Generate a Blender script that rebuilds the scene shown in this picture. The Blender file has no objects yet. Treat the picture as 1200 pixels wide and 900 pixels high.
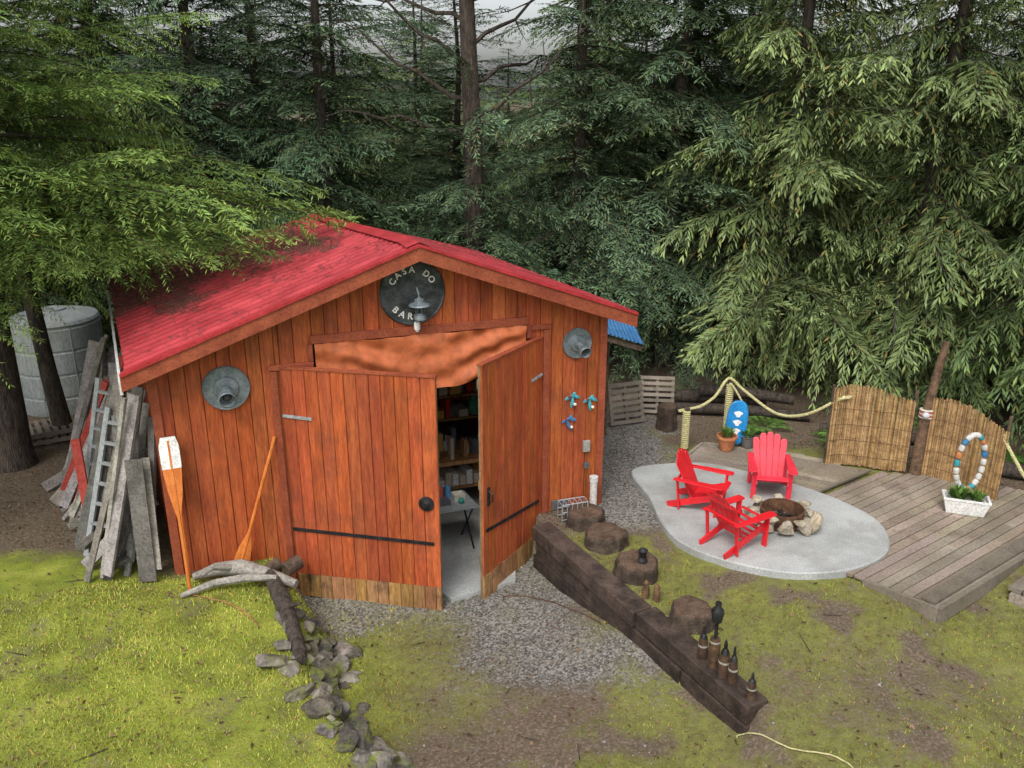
import bpy, bmesh, math, random
import numpy as np
from mathutils import Vector, Matrix
random.seed(7)
scene = bpy.context.scene
COL = scene.collection

# ------------------------------------------------------------------ noise
_tab = {}
def vnoise(x, y, seed=0):
    if seed not in _tab:
        _tab[seed] = np.random.RandomState(seed + 11).rand(256, 256)
    T = _tab[seed]
    x = np.asarray(x, float); y = np.asarray(y, float)
    xi = np.floor(x).astype(int); yi = np.floor(y).astype(int)
    fx = x - xi; fy = y - yi
    fx = fx * fx * (3 - 2 * fx); fy = fy * fy * (3 - 2 * fy)
    a = T[xi % 256, yi % 256]; b = T[(xi + 1) % 256, yi % 256]
    c = T[xi % 256, (yi + 1) % 256]; d = T[(xi + 1) % 256, (yi + 1) % 256]
    return (a * (1 - fx) + b * fx) * (1 - fy) + (c * (1 - fx) + d * fx) * fy
def fbm(x, y, seed=0, octv=4):
    s = 0; a = .5; t = 0
    for o in range(octv):
        s = s + a * vnoise(np.asarray(x) * 2 ** o + 7.3 * o, np.asarray(y) * 2 ** o + 3.1 * o, seed + o)
        t += a; a *= .5
    return s / t
def sm(t):
    t = np.clip(t, 0, 1); return t * t * (3 - 2 * t)

# ------------------------------------------------------------------ materials
def mat_base(name):
    m = bpy.data.materials.new(name); m.use_nodes = True
    nt = m.node_tree
    return m, nt, nt.nodes, nt.links, nt.nodes["Principled BSDF"]
def noise_mat(name, c1, c2, scale=5, rough=.7, bump=.2, stretch=(1, 1, 1), c3=None, tint=False,
              metallic=0., fine=40, dist=.01, lo=.35, hi=.65, spec=.3, extra=None):
    m, nt, N, L, B = mat_base(name)
    tc = N.new('ShaderNodeTexCoord'); mp = N.new('ShaderNodeMapping')
    mp.inputs['Scale'].default_value = stretch
    L.new(tc.outputs['Object'], mp.inputs['Vector'])
    n = N.new('ShaderNodeTexNoise'); n.inputs['Scale'].default_value = scale; n.inputs['Detail'].default_value = 6
    n.inputs['Roughness'].default_value = .65
    L.new(mp.outputs[0], n.inputs['Vector'])
    r = N.new('ShaderNodeValToRGB')
    r.color_ramp.elements[0].position = lo; r.color_ramp.elements[0].color = (*c1, 1)
    r.color_ramp.elements[1].position = hi; r.color_ramp.elements[1].color = (*c2, 1)
    L.new(n.outputs['Fac'], r.inputs[0])
    out = r.outputs[0]
    n2 = N.new('ShaderNodeTexNoise'); n2.inputs['Scale'].default_value = fine; n2.inputs['Detail'].default_value = 4
    L.new(mp.outputs[0], n2.inputs['Vector'])
    mul = N.new('ShaderNodeMixRGB'); mul.blend_type = 'MULTIPLY'; mul.inputs[0].default_value = .6
    r2 = N.new('ShaderNodeValToRGB'); r2.color_ramp.elements[0].position = .3; r2.color_ramp.elements[0].color = (.45, .45, .45, 1)
    r2.color_ramp.elements[1].position = .6; r2.color_ramp.elements[1].color = (1.1, 1.1, 1.1, 1)
    L.new(n2.outputs['Fac'], r2.inputs[0]); L.new(out, mul.inputs[1]); L.new(r2.outputs[0], mul.inputs[2])
    out = mul.outputs[0]
    if tint:
        at = N.new('ShaderNodeAttribute'); at.attribute_name = 'tint'
        mt = N.new('ShaderNodeMixRGB'); mt.blend_type = 'MULTIPLY'; mt.inputs[0].default_value = 1
        L.new(out, mt.inputs[1]); L.new(at.outputs['Color'], mt.inputs[2]); out = mt.outputs[0]
    if extra:
        n3 = N.new('ShaderNodeTexNoise'); n3.inputs['Scale'].default_value = extra[1]; n3.inputs['Detail'].default_value = 7
        n3.inputs['Roughness'].default_value = .7
        L.new(tc.outputs['Object'], n3.inputs['Vector'])
        mr = N.new('ShaderNodeMapRange'); mr.inputs[1].default_value = extra[2]; mr.inputs[2].default_value = extra[3]
        L.new(n3.outputs['Fac'], mr.inputs[0])
        mx = N.new('ShaderNodeMixRGB'); mx.inputs[2].default_value = (*extra[0], 1)
        L.new(mr.outputs[0], mx.inputs[0]); L.new(out, mx.inputs[1]); out = mx.outputs[0]
    L.new(out, B.inputs['Base Color'])
    B.inputs['Roughness'].default_value = rough; B.inputs['Metallic'].default_value = metallic
    B.inputs['Specular IOR Level'].default_value = spec
    if bump > 0:
        bp = N.new('ShaderNodeBump'); bp.inputs['Strength'].default_value = bump; bp.inputs['Distance'].default_value = dist
        ad = N.new('ShaderNodeMath'); ad.operation = 'ADD'
        L.new(n.outputs['Fac'], ad.inputs[0]); L.new(n2.outputs['Fac'], ad.inputs[1])
        L.new(ad.outputs[0], bp.inputs['Height']); L.new(bp.outputs[0], B.inputs['Normal'])
    return m

M = {}
M['plank'] = noise_mat('stained_wood', (.29, .058, .017), (.46, .112, .031), 3, .66, .4, (6, 6, .6), tint=True, fine=14,
                       extra=((.15, .045, .024), 2.0, .50, .80))
M['trim'] = noise_mat('trim_wood', (.24, .052, .025), (.35, .09, .04), 4, .6, .3, (1, 1, 1), tint=True)
M['rawwood'] = noise_mat('raw_fir_board', (.22, .11, .04), (.42, .22, .09), 4, .75, .4, (6, 6, .8), tint=True, fine=12,
                         extra=((.05, .035, .02), 3, .5, .7))
M['dark'] = noise_mat('plank_gap_shade', (.05, .02, .012), (.09, .03, .022), 3, .9, 0)  # dark colour that paints shade into the gaps between wall planks
M['innerwood'] = noise_mat('interior_framing', (.16, .10, .06), (.30, .19, .10), 3, .8, .2, tint=True)
M['concrete'] = noise_mat('patio_concrete', (.31, .32, .31), (.43, .44, .43), 1.6, .85, .25, fine=60, dist=.004,
                          extra=((.20, .19, .16), 1.1, .48, .80))
M['deck'] = noise_mat('weathered_deck', (.20, .165, .13), (.37, .315, .26), 3, .75, .3, tint=True, fine=30,
                      extra=((.11, .095, .06), 1.5, .46, .74))
M['greywood'] = noise_mat('grey_wood', (.16, .155, .145), (.34, .33, .31), 5, .85, .4, tint=True, fine=40,
                          extra=((.09, .09, .07), 3, .55, .75))
M['timber'] = noise_mat('creosote_timber', (.020, .014, .011), (.075, .052, .040), 4, .8, .5, tint=True, fine=30, dist=.02)
M['stump'] = noise_mat('stump_wood', (.05, .035, .025), (.14, .10, .07), 8, .85, .6, tint=True, fine=40, dist=.02)
M['bark'] = noise_mat('bark', (.035, .027, .021), (.11, .088, .07), 6, .95, .9, (3, 3, .7), fine=20, dist=.04)
M['rock'] = noise_mat('mossy_rock', (.08, .08, .075), (.30, .285, .26), 5, .9, .8, tint=True, fine=24, dist=.03,
                      extra=((.13, .15, .03), 3.5, .50, .62))
M['firestone'] = noise_mat('fire_stone', (.28, .24, .18), (.50, .45, .37), 5, .9, .5, tint=True, fine=30, dist=.02)
M['redplastic'] = noise_mat('red_chair_plastic', (.60, .012, .02), (.74, .02, .03), 3, .38, .05, fine=80, dist=.002, spec=.5)
M['redplastic2'] = noise_mat('faded_red_plastic', (.64, .025, .045), (.76, .04, .07), 3, .42, .05, fine=80, dist=.002, spec=.5)
M['flash'] = noise_mat('red_flashing', (.30, .022, .026), (.44, .038, .045), 3, .45, .05, fine=30)
M['galv'] = noise_mat('galvanised_metal', (.12, .15, .165), (.26, .30, .32), 9, .5, .1, metallic=.4, fine=60, extra=((.10, .09, .08), 5, .6, .75))
M['alu'] = noise_mat('ladder_aluminium', (.28, .30, .31), (.42, .44, .45), 9, .5, .1, metallic=.3, fine=60)
M['blackmetal'] = noise_mat('black_metal', (.012, .012, .013), (.04, .04, .042), 9, .45, .1, metallic=.3)
M['signmetal'] = noise_mat('dark_sign', (.025, .03, .032), (.10, .11, .115), 7, .5, .1, metallic=.4)
M['white'] = noise_mat('white_paint', (.62, .62, .58), (.80, .79, .76), 6, .5, .1)
M['tank'] = noise_mat('tank_plastic', (.32, .35, .35), (.44, .47, .46), 2, .6, .1, stretch=(1, 1, .25), extra=((.22, .23, .19), 1.5, .48, .8))
M['tarp'] = noise_mat('brown_tarp', (.40, .10, .032), (.50, .14, .05), 2, .6, .2, fine=9, dist=.01, spec=.3)
M['orange'] = noise_mat('orange_varnish', (.50, .13, .02), (.68, .22, .05), 4, .4, .1, (4, 4, .7))
M['bamboo'] = noise_mat('reed', (.26, .16, .075), (.50, .34, .17), 8, .75, .2, tint=True)
M['rope'] = noise_mat('rope_fibre', (.40, .36, .16), (.60, .56, .30), 30, .9, .5)
M['blue'] = noise_mat('blue_plastic', (.01, .16, .42), (.02, .26, .58), 3, .4, .05)
M['bluemetal'] = noise_mat('blue_sheet', (.04, .14, .32), (.08, .22, .42), 3, .5, .05)
M['teal'] = noise_mat('teal_paint', (.05, .30, .36), (.10, .42, .48), 8, .4, .1)
M['terracotta'] = noise_mat('terracotta', (.40, .14, .06), (.55, .22, .10), 8, .8, .1)
M['rust'] = noise_mat('rusty_steel', (.06, .03, .02), (.17, .08, .04), 12, .8, .4)
M['ash'] = noise_mat('ash', (.05, .05, .05), (.25, .24, .22), 12, .95, .5)
M['generic'] = noise_mat('assorted_items', (.8, .8, .8), (1, 1, 1), 8, .6, .1, tint=True)
M['redboard'] = noise_mat('red_board', (.28, .03, .02), (.40, .06, .04), 5, .6, .2)

def leaf_mat(name, c1, c2, trans=0, rnd=.25):
    m, nt, N, L, B = mat_base(name)
    at = N.new('ShaderNodeAttribute'); at.attribute_name = 'tint'
    oi = N.new('ShaderNodeObjectInfo')
    cm = N.new('ShaderNodeMixRGB'); cm.inputs[1].default_value = (*c1, 1); cm.inputs[2].default_value = (*c2, 1)
    L.new(oi.outputs['Random'], cm.inputs[0])
    if rnd == 0:
        L.new(at.outputs['Fac'], cm.inputs[0])
    mt = N.new('ShaderNodeMixRGB'); mt.blend_type = 'MULTIPLY'; mt.inputs[0].default_value = 1
    L.new(cm.outputs[0], mt.inputs[1]); L.new(at.outputs['Color'], mt.inputs[2])
    df = N.new('ShaderNodeBsdfDiffuse'); L.new(mt.outputs[0], df.inputs['Color'])
    outp = df.outputs[0]
    if trans:
        tr = N.new('ShaderNodeBsdfTranslucent'); L.new(mt.outputs[0], tr.inputs['Color'])
        mx = N.new('ShaderNodeMixShader'); mx.inputs[0].default_value = trans
        L.new(df.outputs[0], mx.inputs[1]); L.new(tr.outputs[0], mx.inputs[2]); outp = mx.outputs[0]
    L.new(outp, N['Material Output'].inputs['Surface']); N.remove(B)
    return m
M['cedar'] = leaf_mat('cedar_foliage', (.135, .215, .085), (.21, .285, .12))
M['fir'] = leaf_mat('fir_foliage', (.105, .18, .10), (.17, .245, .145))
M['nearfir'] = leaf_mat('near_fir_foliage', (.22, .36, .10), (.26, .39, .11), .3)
M['grass'] = leaf_mat('grass_blades', (.15, .185, .04), (.27, .30, .055), 0, 0)
M['plant'] = leaf_mat('garden_plant', (.07, .13, .03), (.12, .22, .05), 0, 0)
M['litter'] = leaf_mat('leaf_litter', (.09, .055, .035), (.18, .112, .072), 0, 0)
M['needles'] = leaf_mat('roof_needles', (.035, .018, .014), (.11, .055, .04), 0, 0)

# ------------------------------------------------------------------ mesh helpers
def link(o, parent=None):
    COL.objects.link(o)
    if parent is not None: o.parent = parent
    return o
def root(name, loc=(0, 0, 0), rotz=0, sc=1):
    e = bpy.data.objects.new(name, None); e.location = loc; e.rotation_euler = (0, 0, rotz); e.scale = (sc, sc, sc)
    e.empty_display_size = .2
    COL.objects.link(e); return e
def npmesh(name, V, F, mats, tint=None, midx=None, smooth=False):
    V = np.asarray(V, np.float32); F = np.asarray(F, np.int32)
    me = bpy.data.meshes.new(name); k = F.shape[1]
    me.vertices.add(len(V)); me.vertices.foreach_set('co', V.ravel())
    me.loops.add(F.size); me.loops.foreach_set('vertex_index', F.ravel())
    me.polygons.add(len(F)); me.polygons.foreach_set('loop_start', np.arange(0, F.size, k, dtype=np.int32))
    try: me.polygons.foreach_set('loop_total', np.full(len(F), k, np.int32))
    except Exception: pass
    if midx is not None: me.polygons.foreach_set('material_index', np.asarray(midx, np.int32))
    if smooth: me.polygons.foreach_set('use_smooth', np.ones(len(F), bool))
    me.update(calc_edges=True)
    if tint is not None:
        a = me.attributes.new('tint', 'FLOAT_COLOR', 'POINT')
        c = np.ones((len(V), 4), np.float32)
        t = np.asarray(tint, np.float32)
        c[:, :3] = t if t.ndim == 2 else t[:, None]
        a.data.foreach_set('color', c.ravel())
    for m in (mats if isinstance(mats, list) else [mats]): me.materials.append(m)
    return me

def ico(sub):
    bm = bmesh.new(); bmesh.ops.create_icosphere(bm, subdivisions=sub, radius=1)
    v = np.array([x.co[:] for x in bm.verts]); f = [[q.index for q in p.verts] for p in bm.faces]; bm.free(); return v, f
ICO2 = ico(2); ICO3 = ico(3)

class Geo:
    def __init__(s): s.v = []; s.f = []; s.c = []
    def add(s, v, f, col=1.):
        o = len(s.v); s.v += [tuple(p) for p in v]
        s.f += [tuple(i + o for i in q) for q in f]
        c = col if isinstance(col, (tuple, list)) else (col, col, col)
        s.c += [c] * len(v)
    def box(s, c, size, R=None, col=1.):
        x, y, z = size[0] / 2, size[1] / 2, size[2] / 2
        P = [Vector(p) for p in [(-x, -y, -z), (x, -y, -z), (x, y, -z), (-x, y, -z), (-x, -y, z), (x, -y, z), (x, y, z), (-x, y, z)]]
        if R is not None: P = [R @ p for p in P]
        c = Vector(c)
        s.add([p + c for p in P], [(0, 3, 2, 1), (4, 5, 6, 7), (0, 1, 5, 4), (1, 2, 6, 5), (2, 3, 7, 6), (3, 0, 4, 7)], col)
    def beam(s, a, b, w, h, up=(0, 0, 1), col=1., taper=1.):
        a = Vector(a); b = Vector(b); d = (b - a).normalized(); up = Vector(up)
        x = d.cross(up)
        if x.length < 1e-4: x = d.cross(Vector((1, 0, 0)))
        x.normalize(); y = x.cross(d)
        P = []
        for p, k in ((a, 1.), (b, taper)):
            for sx, sy in ((-1, -1), (1, -1), (1, 1), (-1, 1)): P.append(p + x * sx * w / 2 * k + y * sy * h / 2 * k)
        s.add(P, [(0, 1, 2, 3), (7, 6, 5, 4), (0, 4, 5, 1), (1, 5, 6, 2), (2, 6, 7, 3), (3, 7, 4, 0)], col)
    def tube(s, pts, rad, n=8, col=1.):
        pts = [Vector(p) for p in pts]
        if not isinstance(rad, (list, tuple)): rad = [rad] * len(pts)
        P = []; F = []; ref = None
        for i, p in enumerate(pts):
            d = (pts[min(i + 1, len(pts) - 1)] - pts[max(i - 1, 0)]).normalized()
            if ref is None:
                ref = Vector((0, 0, 1)) if abs(d.z) < .9 else Vector((1, 0, 0))
            x = d.cross(ref)
            if x.length < 1e-5: x = d.cross(Vector((0, 1, 0)))
            x.normalize(); y = x.cross(d)
            for k in range(n):
                a = 2 * math.pi * k / n
                P.append(p + x * math.cos(a) * rad[i] + y * math.sin(a) * rad[i])
            ref = d.cross(x) * -1
        for i in range(len(pts) - 1):
            for k in range(n):
                F.append((i * n + k, i * n + (k + 1) % n, (i + 1) * n + (k + 1) % n, (i + 1) * n + k))
        F.append(tuple(range(n - 1, -1, -1))); F.append(tuple((len(pts) - 1) * n + k for k in range(n)))
        s.add(P, F, col)
    def lathe(s, prof, Mx=None, n=24, col=1., wob=0, seed=0):
        P = []; F = []; rr = random.Random(seed); w = [1 + wob * rr.uniform(-1, 1) for _ in range(n)]
        for r, z in prof:
            for k in range(n):
                a = 2 * math.pi * k / n
                p = Vector((r * w[k] * math.cos(a), r * w[k] * math.sin(a), z))
                P.append(Mx @ p if Mx is not None else p)
        for i in range(len(prof) - 1):
            for k in range(n): F.append((i * n + k, i * n + (k + 1) % n, (i + 1) * n + (k + 1) % n, (i + 1) * n + k))
        F.append(tuple(range(n - 1, -1, -1))); F.append(tuple((len(prof) - 1) * n + k for k in range(n)))
        s.add(P, F, col)
    def rock(s, c, size, seed, col=1., cuts=9, R=None):
        r = np.random.RandomState(seed); v = ICO3[0].copy() if max(size) > .12 else ICO2[0].copy()
        f = ICO3[1] if max(size) > .12 else ICO2[1]
        for _ in range(cuts):
            n = r.normal(size=3); n /= np.linalg.norm(n); d = r.uniform(.40, .78)
            k = np.maximum(0, v @ n - d); v -= k[:, None] * n
        v += .03 * np.sin(v[:, [1, 2, 0]] * 7 + r.rand(3) * 6)
        a = r.uniform(0, 6.28); ca, sa = math.cos(a), math.sin(a)
        v = v * np.array(size)
        v = v @ np.array([[ca, sa, 0], [-sa, ca, 0], [0, 0, 1]]) + np.array(c)
        s.add(v.tolist(), f, col)
    def ball(s, c, r, col=1., sz=(1, 1, 1)):
        s.add((ICO2[0] * r * np.array(sz) + np.array(c)).tolist(), ICO2[1], col)
    def obj(s, name, mat, parent=None, smooth=False, bevel=0, mx=None):
        me = bpy.data.meshes.new(name); me.from_pydata(s.v, [], s.f); me.update()
        a = me.attributes.new('tint', 'FLOAT_COLOR', 'POINT')
        a.data.foreach_set('color', np.array([(*c, 1) for c in s.c], np.float32).ravel())
        me.materials.append(mat)
        if smooth:
            me.polygons.foreach_set('use_smooth', [True] * len(me.polygons))
        o = bpy.data.objects.new(name, me); link(o, parent)
        if mx is not None: o.matrix_local = mx
        if bevel:
            b = o.modifiers.new('Bevel', 'BEVEL'); b.width = bevel; b.segments = 2; b.limit_method = 'ANGLE'
        if smooth:
            e = o.modifiers.new('Split', 'EDGE_SPLIT'); e.split_angle = math.radians(40)
        return o

# ------------------------------------------------------------------ shed frame
TH = math.radians(19.1)
U = Vector((math.cos(TH), math.sin(TH), 0)); NN = Vector((math.sin(TH), -math.cos(TH), 0))
O = Vector((-1.175, 10.01, 0))
def W(s, d, z):
    if d < 0: s = s + .12 * d
    return O + U * s + NN * d + Vector((0, 0, z))
def wallframe(s, d, z):
    p = W(s, d, z)
    return Matrix(((U.x, 0, NN.x, p.x), (U.y, 0, NN.y, p.y), (0, 1, 0, p.z), (0, 0, 0, 1)))

# ------------------------------------------------------------------ terrain
def corridor(x, y):
    xl = np.interp(y, [3, 5, 5.95, 6.6, 7.2, 8.6, 9.4, 11], [-.6, -1.0, -1.25, -1.7, -2.1, -2.5, -2.95, -3.3])
    xr = .48 + (10.15 - y) * .555
    wr = np.interp(y, [3, 4.5, 6.4, 6.75, 20], [3, 2.5, .6, .14, .14])
    fr = np.interp(y, [6.5, 8.3, 9.5], [.74, .66, .95])
    sy = -((x - O.x) * NN.x + (y - O.y) * NN.y); sx = (x - O.x) * U.x + (y - O.y) * U.y
    m = sm((x - xl + .1) / .45) * sm((xr - x) / wr)
    mh = m * (fr + (1 - fr) * sm((xr - x - .1) / 1.2))
    return m, sx, sy, xl, xr, mh
def height(x, y):
    x = np.asarray(x, float); y = np.asarray(y, float)
    m, sx, sy, xl, xr, mh = corridor(x, y)
    dep = np.interp(y, [3, 6, 8.5, 9.5], [.24, .36, .57, .61])
    z = -dep * mh * (sy < .12)
    ins = (sx > -2.95) & (sx < 2.42) & (sy > .06) & (sy < 4.5)
    z = np.where(ins, -.75, z)
    z = z + (fbm(x * 1.1, y * 1.1, 3) - .5) * .10 * np.where(ins, 0, 1) * np.where((x > 1.3) & (y > 8), .3, 1)
    z = z + (fbm(x * 6, y * 6, 5, 3) - .5) * .025
    z = z - .16 * sm((x - 4.2) / .8) * sm((9.4 - y) / .9)
    z = z - .07 * sm((8.2 - y) / 1.6) * sm((x - 1.0) / .8)
    z = z + .10 * sm((-x - 2.2) / 2) * sm((9.0 - y) / 1.0)
    return z
def H1(x, y): return float(height(np.array([x]), np.array([y]))[0])
def masks(x, y):
    m, sx, sy, xl, xr, mh = corridor(x, y)
    n1 = fbm(x * .9, y * .9, 21); n2 = fbm(x * 2.6, y * 2.6, 31)
    gravel = m * sm((y - 7.3 + (n1 - .5) * 2.8) / 1.6) * (sy < .3) * (.60 + .5 * n2)
    g2 = sm((y - 9.9 - .5 * (n1 - .5)) / .5) * sm((2.75 - x + (n2 - .5)) / .5) * sm((15.0 - y) / 1.0) * sm((x - .9) / .3) * (sx > 2.3)
    gravel = np.maximum(gravel, g2)
    xc = np.interp(y, [4, 6.2, 7.2, 8.6], [-.9, -.45, .15, .2])
    d1 = m * np.exp(-((x - xc) / .85) ** 2) * sm((9.0 - y) / .5) * (.55 + .9 * sm((n2 - .25) / .4))
    ylim = np.interp(x, [-30, -5, -3.6, -3.0, 1.0, 2.4, 3.5, 5, 6.2, 7.2, 30], [9.25, 9.15, 8.75, 9.2, 9.6, 12.4, 13.0, 12.3, 11.4, 8.6, 8.2])
    d2 = sm((y - ylim + (n1 - .5) * 1.4) / .5)
    d3 = .8 * np.exp(-(((x - 3.9) / 1.6) ** 2 + ((y - 6.9) / .7) ** 2)) * (.4 + sm((n2 - .3) / .4))
    d4 = .6 * np.exp(-(((x - 3.2) / 1.4) ** 2 + ((y - 5.4) / .6) ** 2)) * (.4 + sm((n2 - .35) / .3))
    d5 = sm((n2 - .42) / .35) * .6 * sm((x + 1.2) / .8) + sm((n2 - .60) / .1) * .4
    dirt = np.clip(np.maximum.reduce([d1, d2 * (1 - gravel), d3, d4, d5]), 0, 1)
    bright = sm((-x - .9) / 1.2) * .75 + .45 * (n1 - .5) + .22
    return gravel, dirt, np.clip(bright, 0, 1), d2
def axis(lo, hi, step, far):
    a = list(np.arange(lo, hi + 1e-6, step)); s = step; v = hi
    while v < far: s *= 1.22; v += s; a.append(v)
    s = step; v = lo
    while v > -far: s *= 1.22; v -= s; a.insert(0, v)
    return np.array(a)
gx = axis(-8.5, 8.5, .065, 400); gy = axis(3.8, 15, .07, 400)
X, Y = np.meshgrid(gx, gy)
Z = height(X, Y)
V = np.stack([X.ravel(), Y.ravel(), Z.ravel()], 1)
nx = len(gx); ny = len(gy)
idx = np.arange(nx * ny).reshape(ny, nx)
F = np.stack([idx[:-1, :-1].ravel(), idx[:-1, 1:].ravel(), idx[1:, 1:].ravel(), idx[1:, :-1].ravel()], 1)
G_, D_, B_, D2_ = masks(X.ravel(), Y.ravel())
tint = np.stack([G_, D_, B_], 1)
def ground_mat():
    m, nt, N, L, B = mat_base('ground_soil_moss_gravel')
    tc = N.new('ShaderNodeTexCoord'); at = N.new('ShaderNodeAttribute'); at.attribute_name = 'tint'
    sp = N.new('ShaderNodeSeparateColor'); L.new(at.outputs['Color'], sp.inputs[0])
    def noise(s, d=8, r=.65):
        n = N.new('ShaderNodeTexNoise'); n.inputs['Scale'].default_value = s; n.inputs['Detail'].default_value = d
        n.inputs['Roughness'].default_value = r; L.new(tc.outputs['Object'], n.inputs['Vector']); return n.outputs['Fac']
    def ramp(f, st):
        r = N.new('ShaderNodeValToRGB'); e = r.color_ramp.elements
        e[0].position = st[0][0]; e[0].color = (*st[0][1], 1); e[1].position = st[-1][0]; e[1].color = (*st[-1][1], 1)
        for p, c in st[1:-1]: q = e.new(p); q.color = (*c, 1)
        L.new(f, r.inputs[0]); return r.outputs[0]
    def mix(f, a, b, t='MIX'):
        x = N.new('ShaderNodeMixRGB'); x.blend_type = t
        if isinstance(f, float): x.inputs[0].default_value = f
        else: L.new(f, x.inputs[0])
        L.new(a, x.inputs[1]); L.new(b, x.inputs[2]); return x.outputs[0]
    nA = noise(2.2); nB = noise(28, 6); nC = noise(90, 4); nD = noise(9, 6)
    moss1 = ramp(nD, [(.33, (.13, .10, .05)), (.5, (.19, .18, .065)), (.68, (.25, .26, .075))])
    moss2 = ramp(nA, [(.32, (.16, .18, .035)), (.5, (.25, .30, .04)), (.68, (.38, .40, .07))])
    moss = mix(sp.outputs[2], moss1, moss2)
    dirt = ramp(nB, [(.3, (.08, .055, .038)), (.5, (.16, .12, .088)), (.7, (.29, .23, .175))])
    vo = N.new('ShaderNodeTexVoronoi'); vo.inputs['Scale'].default_value = 42; L.new(tc.outputs['Object'], vo.inputs['Vector'])
    rg = N.new('ShaderNodeRGBToBW'); L.new(vo.outputs['Color'], rg.inputs[0])
    grav = ramp(rg.outputs[0], [(.2, (.09, .082, .074)), (.5, (.20, .185, .165)), (.85, (.36, .34, .31))])
    def thr(mask, n, w=.5):
        a = N.new('ShaderNodeMath'); a.operation = 'SUBTRACT'; L.new(n, a.inputs[0]); a.inputs[1].default_value = .5
        b = N.new('ShaderNodeMath'); b.operation = 'MULTIPLY_ADD'; L.new(a.outputs[0], b.inputs[0]); b.inputs[1].default_value = 2.0; L.new(mask, b.inputs[2])
        r = N.new('ShaderNodeMapRange'); r.inputs[1].default_value = .5 - w / 2; r.inputs[2].default_value = .5 + w / 2
        L.new(b.outputs[0], r.inputs[0]); return r.outputs[0]
    c = mix(thr(sp.outputs[1], nB, .9), moss, dirt)
    c = mix(thr(sp.outputs[0], nB, .7), c, grav)
    sc = ramp(nC, [(.3, (.55, .55, .55)), (.65, (1.15, 1.15, 1.15))])
    c = mix(.8, c, sc, 'MULTIPLY')
    L.new(c, B.inputs['Base Color']); B.inputs['Roughness'].default_value = .95; B.inputs['Specular IOR Level'].default_value = .1
    bp = N.new('ShaderNodeBump'); bp.inputs['Strength'].default_value = .7; bp.inputs['Distance'].default_value = .03
    ad = N.new('ShaderNodeMath'); ad.operation = 'ADD'; L.new(nB, ad.inputs[0]); L.new(nC, ad.inputs[1])
    L.new(ad.outputs[0], bp.inputs['Height']); L.new(bp.outputs[0], B.inputs['Normal'])
    return m
link(bpy.data.objects.new('ground', npmesh('ground', V, F, ground_mat(), tint, smooth=True)))

# grass blades
rs = np.random.RandomState(5)
def scatter(n, x0, x1, y0, y1): return rs.uniform(x0, x1, n), rs.uniform(y0, y1, n)
def in_patio_deck(x, y): return ((((x - 3.4) / 1.55) ** 2 + ((y - 10.35) / 1.65) ** 2) < 1)
def deckside(x, y):
    return ((y - 8.16) > (x - 4.75) * .71) & ((y - 8.16) > (4.75 - x) * .9) & (x > 3.6)
def on_timber(x, y): return (np.abs(x - (.40 + (10.12 - y) * .561)) < .16) & (y > 6.6) & (y < 10.2)
x, y = scatter(300000, -7.6, 7.6, 4.2, 10.2)
g, d, b, d2 = masks(x, y)
_, sx, sy, _, _, _ = corridor(x, y)
keep = (rs.rand(len(x)) > np.clip(g * 1.1 + d * 1.15, 0, 1)) & (sy < -.05) & ~in_patio_deck(x, y) & ~deckside(x, y) & ~on_timber(x, y)
keep &= rs.rand(len(x)) < (.15 + 1.0 * fbm(x * 3, y * 3, 77)) * (.30 + .65 * b)
x = x[keep]; y = y[keep]; b = b[keep]; n = len(x)
z = height(x, y)
a = rs.uniform(0, 6.28, n); l = rs.uniform(.012, .040, n) * (.4 + 1.2 * fbm(x * 1.5, y * 1.5, 9)); w = rs.uniform(.004, .009, n)
le = rs.uniform(0, 6.28, n); lm = l * rs.uniform(.2, 1.0, n)
P0 = np.stack([x - np.cos(a) * w, y - np.sin(a) * w, z - .004], 1); P1 = np.stack([x + np.cos(a) * w, y + np.sin(a) * w, z - .004], 1)
P2 = np.stack([x + np.cos(le) * lm, y + np.sin(le) * lm, z + l], 1)
V = np.stack([P0, P1, P2], 1).reshape(-1, 3); F = np.arange(3 * n).reshape(n, 3)
br = (.66 + .6 * b) * rs.uniform(.7, 1.3, n) * (.55 + .9 * fbm(x * 1.6, y * 1.6, 88))
tn = np.stack([br * rs.uniform(.9, 1.2, n), br, br * rs.uniform(.8, 1.5, n)], 1)
dry = rs.rand(n) < (.12 + .2 * (b < .5)); tn[dry] *= np.array([1.2, .8, 1.1])
link(bpy.data.objects.new('grass', npmesh('grass', V, F, M['grass'], np.repeat(tn, 3, 0))))

# gravel pebbles
x, y = scatter(60000, -3, 4.5, 4.6, 15)
g, d, b, d2 = masks(x, y); _, sx, sy, _, _, _ = corridor(x, y)
ins = (sx > -3) & (sx < 2.5) & (sy > -.02) & (sy < 4.7)
keep = (rs.rand(len(x)) < (g * .55 + .10 * d + .012)) & ~ins & ~in_patio_deck(x, y) & ~deckside(x, y) & ~on_timber(x, y)
x = x[keep]; y = y[keep]; n = len(x); z = height(x, y)
oct_ = np.array([[1, 0, 0], [0, 1, 0], [-1, 0, 0], [0, -1, 0], [0, 0, 1], [0, 0, -1]], float)
of = np.array([[0, 1, 4], [1, 2, 4], [2, 3, 4], [3, 0, 4], [1, 0, 5], [2, 1, 5], [3, 2, 5], [0, 3, 5]])
sz = rs.uniform(.004, .013, n) * (1 + (rs.rand(n) < .04) * 1.2)
V = oct_[None] * sz[:, None, None] * rs.uniform(.6, 1.3, (n, 6, 1)) * np.array([1, 1, .7]) + np.stack([x, y, z + .002], 1)[:, None]
F = (of[None] + 6 * np.arange(n)[:, None, None]).reshape(-1, 3)
tn = rs.uniform(.09, .34, n)
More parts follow.
